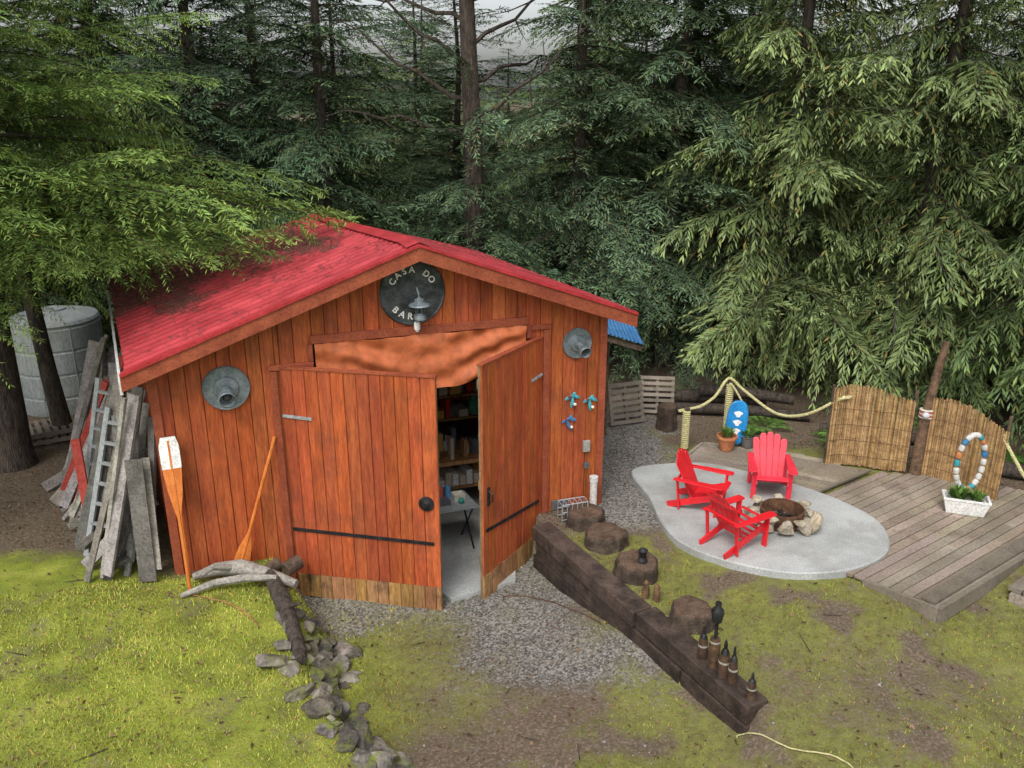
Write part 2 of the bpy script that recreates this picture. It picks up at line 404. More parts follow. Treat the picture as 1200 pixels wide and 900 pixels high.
link(bpy.data.objects.new('gravel', npmesh('gravel', V.reshape(-1, 3), F, M['generic'], np.repeat(np.stack([tn * 1.06, tn, tn * .92], 1), 6, 0))))
# leaf litter
x, y = scatter(55000, -12, 13, 8.4, 22)
g, d, b, d2 = masks(x, y); _, sx, sy, _, _, _ = corridor(x, y)
ins = (sx > -3.0) & (sx < 2.6) & (sy > -.05) & (sy < 4.7)
keep = (rs.rand(len(x)) < d2) & ~ins & ~in_patio_deck(x, y) & (g < .5)
x = x[keep]; y = y[keep]
x2, y2 = scatter(2600, -7, 6, 4.5, 9); kk = ~deckside(x2, y2) & ~in_patio_deck(x2, y2) & ~on_timber(x2, y2); x = np.r_[x, x2[kk]]; y = np.r_[y, y2[kk]]
n = len(x); z = height(x, y) + .012
def quads(c, d, nrm, l, w):
    sd = np.cross(d, nrm); sd /= np.linalg.norm(sd, axis=1)[:, None] + 1e-9
    return np.stack([c, c + d * (l * .5)[:, None] + sd * (w * .5)[:, None], c + d * l[:, None], c + d * (l * .5)[:, None] - sd * (w * .5)[:, None]], 1)
a = rs.uniform(0, 6.28, n); dd = np.stack([np.cos(a), np.sin(a), rs.uniform(-.1, .35, n)], 1)
q = quads(np.stack([x, y, z], 1), dd, np.tile([0, 0, 1.], (n, 1)), rs.uniform(.02, .075, n), rs.uniform(.008, .03, n))
tt = rs.uniform(.35, 1.5, n)
link(bpy.data.objects.new('leaf_litter', npmesh('leaf_litter', q.reshape(-1, 3), np.arange(4 * n).reshape(n, 4), M['litter'], np.repeat(tt, 4))))

# ------------------------------------------------------------------ foliage
def bough(L_, droop, leaf, dens, seed, hang, wid=.3, bare=.06, sl=.42, step=.42, spread=(28, 62), zj=.3):
    r = np.random.RandomState(seed)
    Vs = []; tin = []; stemV = []
    def stem(t): return np.array([L_ * t, L_ * .05 * math.sin(t * 4 + seed), L_ * (.10 * t - droop * t * t)])
    pts = [stem(t) for t in np.linspace(0, 1, 9)]
    def sliver(a, b, w0, w1):
        d = b - a; s1 = np.cross(d, [0, 0, 1.]); s1 /= np.linalg.norm(s1) + 1e-9; u = np.cross(s1, d); u /= np.linalg.norm(u) + 1e-9
        for v in (s1, u): stemV.append([a - v * w0, a + v * w0, b + v * w1, b - v * w1])
    for i in range(8): sliver(pts[i], pts[i + 1], .012 * L_ * (1 - i / 8.5) * .6, .012 * L_ * (1 - (i + 1) / 8.5) * .6)
    n = int(L_ * dens)
    for i in range(n):
        t = bare + (1 - bare) * (i + r.rand() * .6) / n
        side = 1 if i % 2 else -1
        ln = (L_ * sl * (1 - t) ** .75 * min(1, .5 + t * 2.0) + .10) * r.uniform(.5, 1.25)
        p = stem(min(t, 1)); ang = side * math.radians(r.uniform(38, 70)) * (1 - .35 * t)
        dz = r.uniform(-.4, .15)
        d = np.array([math.cos(ang), math.sin(ang), dz]); d /= np.linalg.norm(d)
        m = max(3, int(ln / (leaf * step)))
        s = (np.arange(m) + r.rand(m) * .5) / m
        pos = p + d * (ln * s)[:, None]; pos[:, 2] -= hang * ln * s ** 1.6
        for k in (-1, 1):
            aa = ang + k * np.radians(r.uniform(spread[0], spread[1], m))
            dd = np.stack([np.cos(aa), np.sin(aa), -hang * (.3 + 1.3 * s) + r.uniform(-zj, zj * .8, m)], 1)
            dd /= np.linalg.norm(dd, axis=1)[:, None]
            nr = np.stack([r.normal(0, .5, m), r.normal(0, .5, m), np.ones(m)], 1)
            l = leaf * r.uniform(.7, 1.45, m) * (1.1 - .4 * s)
            Vs.append(quads(pos, dd, nr, l, l * wid))
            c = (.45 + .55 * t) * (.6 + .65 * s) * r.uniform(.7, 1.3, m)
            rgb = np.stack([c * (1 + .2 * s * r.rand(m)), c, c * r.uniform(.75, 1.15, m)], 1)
            dead = r.rand(m) < .05 * (1.4 - t); rgb[dead] = [1.0, .6, .5]
            tin.append(rgb)
    LV = np.concatenate(Vs); SV = np.array(stemV)
    allv = np.concatenate([LV, SV]).reshape(-1, 3)
    tn = np.concatenate([np.repeat(np.concatenate(tin), 4, 0), np.ones((len(SV) * 4, 3))])
    mi = np.concatenate([np.zeros(len(LV), int), np.ones(len(SV), int)])
    return allv, tn, mi, L_
def rotm(az, pitch, roll):
    return np.array((Matrix.Rotation(az, 3, 'Z') @ Matrix.Rotation(-pitch, 3, 'Y') @ Matrix.Rotation(roll, 3, 'X')))
TP = {'cedar': [], 'fir': [], 'near': []}
for i, L_ in enumerate([.9, 1.6, 2.4, 3.3]):
    for k in range(2):
        TP['cedar'].append(bough(L_, .30, .155, 13, 10 + i * 7 + k, .85, .20, sl=.38, step=.34, spread=(16, 46)))
        TP['fir'].append(bough(L_, .20, .125, 14, 80 + i * 7 + k, .32, .19, sl=.42, step=.40, spread=(30, 70)))
for i, L_ in enumerate([1.6, 2.6, 3.8]):
    for k in range(2):
        TP['near'].append(bough(L_, .20, .075, 18, 140 + i * 7 + k, .36, .20, sl=.34, step=.38, spread=(35, 75), zj=.45))
def tree_mesh(name, kind, specs, trunk_pts, trunk_r, mats, seed):
    r = np.random.RandomState(seed); VV = []; TT = []; MM = []
    hs = [p[2] for p in trunk_pts]
    for (h, az, ln, pit) in specs:
        tps = TP[kind]; best = sorted(tps, key=lambda q: abs(q[3] - ln))[:2]
        v, t, mi, L_ = best[r.randint(2)]
        k = ln / L_
        R = rotm(az, pit, r.normal(0, .3)) * k
        if r.rand() < .5: v = v * np.array([1, -1, 1])
        o = np.array([np.interp(h, hs, [p[0] for p in trunk_pts]), np.interp(h, hs, [p[1] for p in trunk_pts]), h])
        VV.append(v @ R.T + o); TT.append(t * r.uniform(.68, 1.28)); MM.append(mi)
    g = Geo(); g.tube(trunk_pts, trunk_r, 10)
    tq = np.array([f for f in g.f if len(f) == 4])
    nb = sum(len(v) for v in VV)
    V = np.concatenate(VV + [np.array(g.v)])
    F = np.concatenate([np.arange(nb).reshape(-1, 4), tq + nb])
    T = np.concatenate(TT + [np.ones((len(g.v), 3))]); MI = np.concatenate(MM + [np.ones(len(tq), int)])
    return npmesh(name, V, F, mats, T, MI)
def conifer(name, kind, H, z0, Rb, N, seed, mat):
    r = np.random.RandomState(seed); sp = []
    for i in range(N):
        q = (i + r.rand()) / N; h = z0 + (H - z0) * q ** 1.08
        rad = (Rb * (1 - ((h - z0) / (H - z0 + .3))) ** .7 + .25) * r.uniform(.6, 1.2)
        if i % 3 == 2: rad *= .5
        if h < z0 + .8: rad *= r.uniform(.55, 1)
        pit = math.radians(-16 + 38 * q) + r.normal(0, .18)
        sp.append((h, i * 2.39996 + r.normal(0, .3), rad, pit))
    tp = [(0, 0, -.4), (r.normal(0, .05), r.normal(0, .05), H * .35), (r.normal(0, .1), r.normal(0, .1), H * .7), (0, 0, H)]
    tr = [.14 + H * .004, .08 + H * .003, .05, .012]
    return tree_mesh(name, kind, sp, tp, tr, [mat, M['bark']], seed)
VAR = [conifer('cedar_a', 'cedar', 13, .8, 2.9, 165, 1, M['cedar']),
       conifer('cedar_b', 'cedar', 12, 1.2, 2.5, 155, 2, M['cedar']),
       conifer('cedar_c', 'cedar', 13.5, .5, 3.1, 170, 3, M['cedar']),
       conifer('fir_a', 'fir', 13.5, 1.4, 2.9, 175, 4, M['fir']),
       conifer('fir_b', 'fir', 12, 1.0, 2.7, 165, 5, M['fir'])]
def put(name, me, x, y, s=1, rot=0, parent=None, zs=1):
    o = bpy.data.objects.new(name, me); o.location = (x, y, H1(x, y))
    o.rotation_euler = (0, 0, rot); o.scale = (s, s, s * zs); link(o, parent); return o
r = random.Random(3)
front = [(-6.2, 17.4, 3, 1.05), (-3.6, 16.6, 4, 1.0), (1.3, 17.0, 3, 1.0), (3.2, 17.2, 4, 1.1), (5.0, 15.9, 0, 1.05),
         (7.2, 14.9, 2, 1.0), (9.1, 13.0, 1, 1.1), (9.9, 10.9, 2, 1.05), (-10.4, 16.2, 4, 1.05), (3.9, 19.0, 0, 1.1), (9.6, 16.0, 0, 1.1), (-8.4, 18.2, 0, 1.1)]
for (x_, y_, v, s_) in front:
    put('cedar_tree' if v < 3 else 'fir_tree', VAR[v], x_, y_, s_, r.uniform(0, 6.28))
fr = root('distant_forest')
for row, (yy, hh, stp) in enumerate([(21.2, .74, 2.8), (26, .66, 3.1), (33, .62, 3.4), (42, .60, 3.8)]):
    xx = -yy * .72
    while xx < yy * .72:
        v = r.choice([0, 1, 2, 3, 3, 4, 4])
        k = 1.0 if abs(xx / yy + .06) > .15 else .80
        sc = r.uniform(.95, 1.2) * (1 + .08 * row)
        put('forest_conifer', VAR[v], xx + r.uniform(-.6, .6), yy + r.uniform(-1.4, 1.4), sc, r.uniform(0, 6.28), fr, hh * k * r.uniform(.8, 1.2) / (1 + .08 * row))
        xx += r.uniform(stp - .5, stp + .5)
for (x_, y_) in [(13, 12.5), (13.8, 16), (-13, 15), (-12, 11.8), (-14, 19), (13, 9)]:
    put('forest_conifer', VAR[r.choice([0, 2, 3, 4])], x_, y_, r.uniform(.95, 1.1), r.uniform(0, 6.28), fr, .9)

# sparse bare-limbed tree in the middle
sp = []; rr = np.random.RandomState(44)
for i in range(70):
    h = 1.5 + 11 * (i / 70)
    if 4.3 < h < 7.6 and rr.rand() < .7: continue
    sp.append((h, i * 2.4, 2.7 * (1 - h / 15) * rr.uniform(.7, 1.1), rr.uniform(-.1, .3)))
tpts = [(0, 0, -.3), (.05, 0, 4), (-.05, .05, 7), (.1, 0, 14)]
tm = tree_mesh('bare_fir', 'fir', sp, tpts, [.24, .18, .14, .03], [M['fir'], M['bark']], 6)
bt = put('fir_tree', tm, -.75, 16.3, 1, 0)
g = Geo()
for i in range(9):
    h = 4.6 + i * .33; az = rr.uniform(-.9, .7) if i % 2 else rr.uniform(2.3, 4)
    p = [(math.cos(az) * q * 2.6, math.sin(az) * q * 2.6, h + 1.1 * q + .6 * q * q * (1 if i % 3 else -1) + .06 * math.sin(q * 17 + i)) for q in np.linspace(0, 1, 9)]
    g.tube(p, [.045 * (1 - .85 * q) for q in np.linspace(0, 1, 9)], 5)
    for k in range(3, 8):
        b0 = Vector(p[k]); e = b0 + Vector((rr.normal(0, .3), rr.normal(0, .3), rr.normal(.0, .3)))
        g.tube([b0, (b0 + e) / 2 + Vector((0, 0, -.04)), e], [.014, .01, .004], 4)
g.obj('bare_limbs', M['bark'], bt)

# near firs on the left with long limbs
rr = np.random.RandomState(12)
sp = []
for i in range(60):
    h = 2.9 + 6.3 * (i / 60)
    az = rr.uniform(-1.25, .45) if i % 5 else rr.uniform(0, 6.28)
    sp.append((h, az, (4.9 - .33 * (h - 2.9)) * rr.uniform(.5, 1.02), math.radians(10 - 1.0 * (h - 3)) + rr.normal(0, .10)))
for (h, az, ln, pt) in ((3.8, -.10, 5.5, .12), (3.5, -.28, 5.3, .14), (4.2, .05, 5.4, .02), (4.4, -.5, 5.0, .0), (4.9, -.15, 5.2, -.04), (3.4, -.75, 4.0, .10), (3.9, -.2, 4.8, .0)): sp.append((h, az, ln, pt))
tm = tree_mesh('near_fir', 'near', sp, [(0, 0, -.3), (.04, .0, .3), (.1, .05, 4), (.0, 0, 9), (0, 0, 14)], [.40, .30, .24, .15, .03], [M['nearfir'], M['bark']], 13)
put('fir_tree', tm, -7.75, 12.1)
sp = []
for i in range(36):
    h = 4.4 + 4.6 * (i / 36)
    az = rr.uniform(-.6, 1.1) if i % 5 else rr.uniform(0, 6.28)
    sp.append((h, az, (3.9 - .2 * (h - 4.6)) * rr.uniform(.6, 1.0), math.radians(3) + rr.normal(0, .1)))
tm = tree_mesh('near_fir_b', 'near', sp, [(0, 0, -.3), (.1, .05, 4), (0, 0, 8), (0, 0, 12)], [.3, .24, .17, .03], [M['nearfir'], M['bark']], 14)
put('fir_tree', tm, -8.0, 8.9)

# ------------------------------------------------------------------ SHED
shed = root('wood_shed')
RZ = 3.70; SL = .366
def roofz(s): return RZ - SL * abs(s)
rr = random.Random(2)
def planks(name, fpos, w, pw, z0f, z1f, th, mat, parent, base=1.0, var=.2, gap=.005):
    g = Geo(); u = 0
    while u < w - 1e-4:
        e = min(u + pw * rr.uniform(.90, 1.10), w)
        if w - e < pw * .3: e = w
        a, b = u + gap / 2, e - gap / 2
        off = rr.uniform(0, .005); c = base * (1 + rr.uniform(-var, var)); ch = .006
        P = []
        for d, ins in ((0, 0), (th + off - ch, 0), (th + off, ch)):
            for q in (a + ins, b - ins):
                for zf in (z0f, z1f):
                    v = fpos(q, d); v = Vector((v.x, v.y, zf(q))); P.append(v)
        I = lambda l, s_, z_: l * 4 + s_ * 2 + z_
        Fc = []
        for l in (0, 1):
            Fc.append((I(l, 0, 0), I(l + 1, 0, 0), I(l + 1, 0, 1), I(l, 0, 1)))
            Fc.append((I(l, 1, 0), I(l, 1, 1), I(l + 1, 1, 1), I(l + 1, 1, 0)))
            Fc.append((I(l, 0, 1), I(l + 1, 0, 1), I(l + 1, 1, 1), I(l, 1, 1)))
            Fc.append((I(l, 0, 0), I(l, 1, 0), I(l + 1, 1, 0), I(l + 1, 0, 0)))
        Fc.append((I(2, 0, 0), I(2, 1, 0), I(2, 1, 1), I(2, 0, 1)))
        g.add(P, Fc, (c, c * rr.uniform(.86, 1.12), c * rr.uniform(.8, 1.2))); u = e
    return g.obj(name, mat, parent)
S0, S1 = -3.02, 2.52; OL, OR = -1.62, 1.62; HZ = 2.70
planks('front_wall_left', lambda u, d: W(S0 + u, d, 0), OL - S0, .165, lambda u: -.7, lambda u: roofz(S0 + u), .03, M['plank'], shed)
planks('front_wall_right', lambda u, d: W(OR + u, d, 0), S1 - OR, .165, lambda u: -.7, lambda u: roofz(OR + u), .03, M['plank'], shed)
planks('gable_left', lambda u, d: W(OL + u, d, 0), .38, .165, lambda u: 2.42, lambda u: roofz(OL + u), .03, M['plank'], shed)
planks('gable_left', lambda u, d: W(-1.238 + u, d, 0), 1.236, .165, lambda u: HZ, lambda u: roofz(-1.238 + u), .03, M['plank'], shed)
planks('gable_right', lambda u, d: W(u, d, 0), 1.42, .165, lambda u: HZ, lambda u: roofz(u), .03, M['plank'], shed)
planks('gable_right', lambda u, d: W(1.422 + u, d, 0), .196, .165, lambda u: 2.5, lambda u: roofz(1.422 + u), .03, M['plank'], shed)
g = Geo()
def quad(g, a, b, c, d, col=1.): g.add([a, b, c, d], [(0, 1, 2, 3)], col)
quad(g, W(S0, -.01, -.7), W(OL, -.01, -.7), W(OL, -.01, roofz(OL) - .01), W(S0, -.01, roofz(S0) - .01))
quad(g, W(OR, -.01, -.7), W(S1, -.01, -.7), W(S1, -.01, roofz(S1) - .01), W(OR, -.01, roofz(OR) - .01))
g.add([W(OL, -.01, HZ - .2), W(OR, -.01, HZ - .2), W(OR, -.01, roofz(OR) - .01), W(0, -.01, RZ - .01), W(OL, -.01, roofz(OL) - .01)], [(0, 1, 2, 3, 4)])
g.obj('wall_backing', M['dark'], shed)  # dark sheet added behind the siding so plank edges look shaded
DP = 4.7; SAG = .30
def ridge_drop(s, yy): return SAG * max(0, yy) / DP * max(0, 1 - abs(s) / 3.2)
g = Geo()
for s in (S0, S1):
    n = 26
    for i in range(n):
        a = -.03 - (DP - .1) * i / n; b = -.03 - (DP - .1) * (i + 1) / n + .008
        c = rr.uniform(.8, 1.15)
        A, B_ = W(s, a, 0), W(s, b, 0); zt = roofz(s) - .05
        ov = .03 if s > 0 else -.03
        g.add([A + Vector((0, 0, -.7)), B_ + Vector((0, 0, -.7)), B_ + Vector((0, 0, zt)), A + Vector((0, 0, zt)),
               A + U * ov + Vector((0, 0, -.7)), B_ + U * ov + Vector((0, 0, -.7)), B_ + U * ov + Vector((0, 0, zt)), A + U * ov + Vector((0, 0, zt))],
              [(0, 1, 2, 3), (7, 6, 5, 4), (0, 4, 5, 1), (3, 2, 6, 7), (0, 3, 7, 4), (1, 5, 6, 2)], c)
g.add([W(S0, -DP + .05, -.7), W(S1, -DP + .05, -.7), W(S1, -DP + .05, roofz(S1) - .05), W(0, -DP + .05, RZ - SAG), W(S0, -DP + .05, roofz(S0) - .05)], [(4, 3, 2, 1, 0)])
g.obj('side_and_back_walls', M['plank'], shed)
g = Geo()
P = [W(S0 + .05, -.02, -.56), W(S1 - .05, -.02, -.56), W(S1 - .05, -DP + .1, -.56), W(S0 + .05, -DP + .1, -.56)]
g.add(P + [p - Vector((0, 0, .15)) for p in P], [(0, 1, 2, 3), (0, 4, 5, 1)])
P = [W(.15, .85, -.555), W(1.05, .7, -.555), W(1.3, -.015, -.552), W(-.2, -.015, -.552)]
g.add(P + [p - Vector((0, 0, .12)) for p in P], [(0, 1, 2, 3), (0, 4, 5, 1), (1, 5, 6, 2), (3, 7, 4, 0)])
g.obj('concrete_floor', M['concrete'], shed)

def roof_side(sgn, smax):
    ys = []; zoff = []
    yv = -.35; pitch = .19
    while yv < DP + .15:
        for o, h in ((0, 0), (.055, 0), (.075, .022), (.105, .022), (.125, 0), (.155, .0), (.16, .006), (.168, .006), (.173, 0)):
            ys.append(yv + o); zoff.append(h)
        yv += pitch
    ys = np.array(ys); zoff = np.array(zoff); ss = np.linspace(0, smax, 40)
    Vv = []; T = []
    for s in ss:
        for yy, zo in zip(ys, zoff):
            p = W(sgn * s, -yy, 0)
            Vv.append((p.x, p.y, RZ + .12 - SL * s + zo - ridge_drop(s, yy)))
            T.append((s, yy))
    T = np.array(T); nS, nY = len(ss), len(ys)
    idx = np.arange(nS * nY).reshape(nS, nY)
    F = np.stack([idx[:-1, :-1].ravel(), idx[:-1, 1:].ravel(), idx[1:, 1:].ravel(), idx[1:, :-1].ravel()], 1)
    if sgn > 0: F = F[:, ::-1]
    s, yy = T[:, 0], T[:, 1]
    nn = fbm(s * 1.6, yy * 1.3, 55); n5 = fbm(s * 5, yy * 4, 66)
    deb = sm((yy - .55 + (nn - .5) * 2.4 - .12 * s) / 1.9) * sm((s - .15 + (nn - .5) * 1.3) / .8) * (.36 + .50 * nn + .35 * n5)
    if sgn > 0: deb = deb * .5
    deb = np.maximum(deb, .24 * n5 + .05)
    return np.array(Vv), F, np.stack([deb] * 3, 1)
def roof_mat():
    m, nt, N, L, B = mat_base('red_roof_metal')
    tc = N.new('ShaderNodeTexCoord'); at = N.new('ShaderNodeAttribute'); at.attribute_name = 'tint'
    n1 = N.new('ShaderNodeTexNoise'); n1.inputs['Scale'].default_value = 2.5; n1.inputs['Detail'].default_value = 6
    n2 = N.new('ShaderNodeTexNoise'); n2.inputs['Scale'].default_value = 12; n2.inputs['Detail'].default_value = 8; n2.inputs['Roughness'].default_value = .75
    L.new(tc.outputs['Object'], n1.inputs[0]); L.new(tc.outputs['Object'], n2.inputs[0])
    r = N.new('ShaderNodeValToRGB'); r.color_ramp.elements[0].position = .3; r.color_ramp.elements[0].color = (.26, .022, .028, 1)
    r.color_ramp.elements[1].position = .72; r.color_ramp.elements[1].color = (.46, .055, .064, 1); L.new(n1.outputs['Fac'], r.inputs[0])
    a = N.new('ShaderNodeMath'); a.operation = 'SUBTRACT'; L.new(n2.outputs['Fac'], a.inputs[0]); a.inputs[1].default_value = .5
    b = N.new('ShaderNodeMath'); b.operation = 'MULTIPLY_ADD'; L.new(a.outputs[0], b.inputs[0]); b.inputs[1].default_value = 3.0
    L.new(at.outputs['Fac'], b.inputs[2])
    mr = N.new('ShaderNodeMapRange'); mr.inputs[1].default_value = .34; mr.inputs[2].default_value = .80; L.new(b.outputs[0], mr.inputs[0])
    n3 = N.new('ShaderNodeTexNoise'); n3.inputs['Scale'].default_value = 45; L.new(tc.outputs['Object'], n3.inputs[0])
    r3 = N.new('ShaderNodeValToRGB'); r3.color_ramp.elements[0].position = .35; r3.color_ramp.elements[0].color = (.06, .022, .017, 1)
    r3.color_ramp.elements[1].position = .7; r3.color_ramp.elements[1].color = (.16, .06, .042, 1); L.new(n3.outputs['Fac'], r3.inputs[0])
    mx = N.new('ShaderNodeMixRGB'); L.new(mr.outputs[0], mx.inputs[0]); L.new(r.outputs[0], mx.inputs[1]); L.new(r3.outputs[0], mx.inputs[2])
    L.new(mx.outputs[0], B.inputs['Base Color'])
    mr2 = N.new('ShaderNodeMapRange'); mr2.inputs[3].default_value = .45; mr2.inputs[4].default_value = .95; L.new(mr.outputs[0], mr2.inputs[0])
    L.new(mr2.outputs[0], B.inputs['Roughness']); B.inputs['Specular IOR Level'].default_value = .35
    bp = N.new('ShaderNodeBump'); bp.inputs['Distance'].default_value = .03; bp.inputs['Strength'].default_value = .6
    L.new(mr.outputs[0], bp.inputs['Height']); L.new(bp.outputs[0], B.inputs['Normal'])
    return m
RM = roof_mat()
for nm, sg_, smx in (('roof_panel_left', -1, 3.27), ('roof_panel_right', 1, 2.79)):
    Vv, F, T = roof_side(sg_, smx)
    link(bpy.data.objects.new(nm, npmesh(nm, Vv, F, RM, T)), shed)
    if sg_ < 0: LEFT = (Vv, T)
rs2 = np.random.RandomState(8); ii = rs2.randint(0, len(LEFT[0]), 26000); c = LEFT[0][ii] + rs2.normal(0, .04, (26000, 3)) * np.array([1, 1, 0])
kp = rs2.rand(len(ii)) < np.clip(LEFT[1][ii, 0] - .3, 0, 1) * .7 + .008
c = c[kp]; n = len(c); c[:, 2] += .012
a = rs2.uniform(0, 6.28, n); dd = np.stack([np.cos(a), np.sin(a), rs2.uniform(-.2, .5, n)], 1)
q = quads(c, dd, np.tile([0, 0, 1.], (n, 1)), rs2.uniform(.02, .07, n), rs2.uniform(.006, .02, n))
link(bpy.data.objects.new('needle_debris', npmesh('needle_debris', q.reshape(-1, 3), np.arange(4 * n).reshape(n, 4), M['needles'], np.repeat(rs2.uniform(.4, 1.3, n), 4))), shed)
g = Geo()
for sg_ in (-1, 1):
    a0, a1 = W(0, .37, RZ + .165), W(0, -DP - .1, RZ + .165 - SAG)
    m0 = W(0, 0, RZ + .165); m1 = W(sg_ * .15, 0, RZ + .165 - SL * .15)
    b0, b1 = W(sg_ * .15, .37, RZ + .165 - SL * .15), W(sg_ * .15, -DP - .1, RZ + .165 - SL * .15 - SAG)
    quad(g, a0, m0, m1, b0); quad(g, m0, a1, b1, m1)
g.obj('ridge_cap', M['flash'], shed)
# sheathing follows the roof surface as a grid, always 4-9 cm below the metal
g = Geo()
for sg_, smx in ((-1, 3.25), (1, 2.77)):
    yl = [-.33, -.01] + [DP * k / 8 for k in range(1, 9)]; sl_ = [smx * k / 8 for k in range(9)]
    for zo in (.075, .02):
        P = [W(sg_ * s_, -yy, RZ + zo - SL * s_ - ridge_drop(s_, yy)) for s_ in sl_ for yy in yl]
        ny_ = len(yl)
        g.add(P, [(i * ny_ + j, i * ny_ + j + 1, (i + 1) * ny_ + j + 1, (i + 1) * ny_ + j) for i in range(8) for j in range(ny_ - 1)], .8)
g.obj('roof_sheathing', M['innerwood'], shed)
g = Geo(); g2 = Geo()
for sg_, smx in ((-1, 3.29), (1, 2.81)):
    a = W(0, .345, RZ + .03); b = W(sg_ * smx, .345, RZ + .03 - SL * smx)
    dz = Vector((0, 0, .08)); n_ = NN * .035
    P = [a - dz, b - dz, b + dz, a + dz]
    P = P + [p + n_ for p in P]
    g.add(P, [(0, 1, 2, 3), (7, 6, 5, 4), (0, 4, 5, 1), (3, 2, 6, 7), (1, 5, 6, 2), (0, 3, 7, 4)], 1.0 if sg_ < 0 else .92)
    t0 = Vector((0, 0, .085))
    P = [a + t0, b + t0, b + t0 + Vector((0, 0, .035)), a + t0 + Vector((0, 0, .035))]
    P = [p + NN * -.05 for p in P] + [p + NN * .055 for p in P]
    g2.add(P, [(0, 1, 2, 3), (7, 6, 5, 4), (0, 4, 5, 1), (3, 2, 6, 7), (1, 5, 6, 2), (0, 3, 7, 4)])
g.obj('rake_fascia', M['trim'], shed); g2.obj('rake_flashing', M['flash'], shed)
g = Geo(); g.beam(W(-3.30, .34, RZ - .03 - SL * 3.28), W(-3.30, -DP, RZ - .05 - SL * 3.28), .03, .13, col=1)
g.obj('eave_gutter', M['white'], shed)
g = Geo()
def wbox(g, s0, s1, z0, z1, d0, d1, col=1.):
    P = [W(s0, d0, z0), W(s1, d0, z0), W(s1, d0, z1), W(s0, d0, z1), W(s0, d1, z0), W(s1, d1, z0), W(s1, d1, z1), W(s0, d1, z1)]
    g.add(P, [(0, 3, 2, 1), (4, 5, 6, 7), (0, 1, 5, 4), (3, 7, 6, 2), (0, 4, 7, 3), (1, 2, 6, 5)], col)
wbox(g, -1.26, 1.44, 2.70, 2.80, .037, .075, .95)
wbox(g, 1.42, 1.48, 2.52, 2.695, .037, .07, .9); wbox(g, 1.485, 1.75, 2.62, 2.68, .037, .07, .9)
wbox(g, -1.30, -1.24, 2.49, 2.695, .037, .07, 1); wbox(g, -1.76, -1.24, 2.42, 2.485, .037, .07, 1.15)
wbox(g, S0 - .04, S0 + .06, -.7, roofz(S0) - .02, .037, .06, .95)
wbox(g, S1 - .07, S1 + .03, -.7, roofz(S1) - .02, .037, .06, 1.0)
wbox(g, OR + .03, OR + .11, -.65, 2.61, .037, .075, .9)
wbox(g, OL - .13, OL - .05, -.65, 2.41, .037, .075, .9)
g.obj('door_header_and_trim', M['trim'], shed, bevel=.004)
g = Geo(); wbox(g, OL - .03, OL + .08, -.6, HZ - .2, -.14, -.02); wbox(g, OR - .08, OR + .03, -.6, HZ - .2, -.14, -.02); wbox(g, OL, OR, HZ - .1, HZ, -.16, -.02)
g.obj('door_frame', M['innerwood'], shed)
g = Geo(); wbox(g, 1.80, 2.05, .02, .16, .04, .06, (.12, .12, .12)); g.obj('low_vent', M['generic'], shed)
# soft tarp draped over the upper opening
nu, nv = 140, 40; Vt = []
for j in range(nv):
    for i_ in range(nu):
        u = i_ / (nu - 1); v = j / (nv - 1)
        s = -1.22 + u * 2.62
        drop = .48 + .22 * math.sin(min(1, u * 1.12) * math.pi) ** .8 + .015 * math.sin(u * 31)
        z = 2.70 - v * drop
        # long swag creases running from the upper corners down to the middle
        c1 = math.sin((v * 1.0 - 1.1 * u) * 13) * math.exp(-((u - .2) / .28) ** 2)
        c2 = math.sin((v * 1.0 - 1.1 * (1 - u)) * 13) * math.exp(-((u - .8) / .28) ** 2)
        fold = .030 * c1 + .030 * c2 + .03 * math.sin(u * math.pi) * v + .010 * math.sin(u * 52 + v * 5) * (1 - v) ** 2 + .006 * math.sin(u * 33 - v * 17)
        p = W(s, .085 + fold + .05 * v, z); Vt.append(p[:])
idx = np.arange(nu * nv).reshape(nv, nu)
F = np.stack([idx[:-1, :-1].ravel(), idx[1:, :-1].ravel(), idx[1:, 1:].ravel(), idx[:-1, 1:].ravel()], 1)
link(bpy.data.objects.new('tarp', npmesh('tarp', np.array(Vt), F, M['tarp'], smooth=True)), shed)

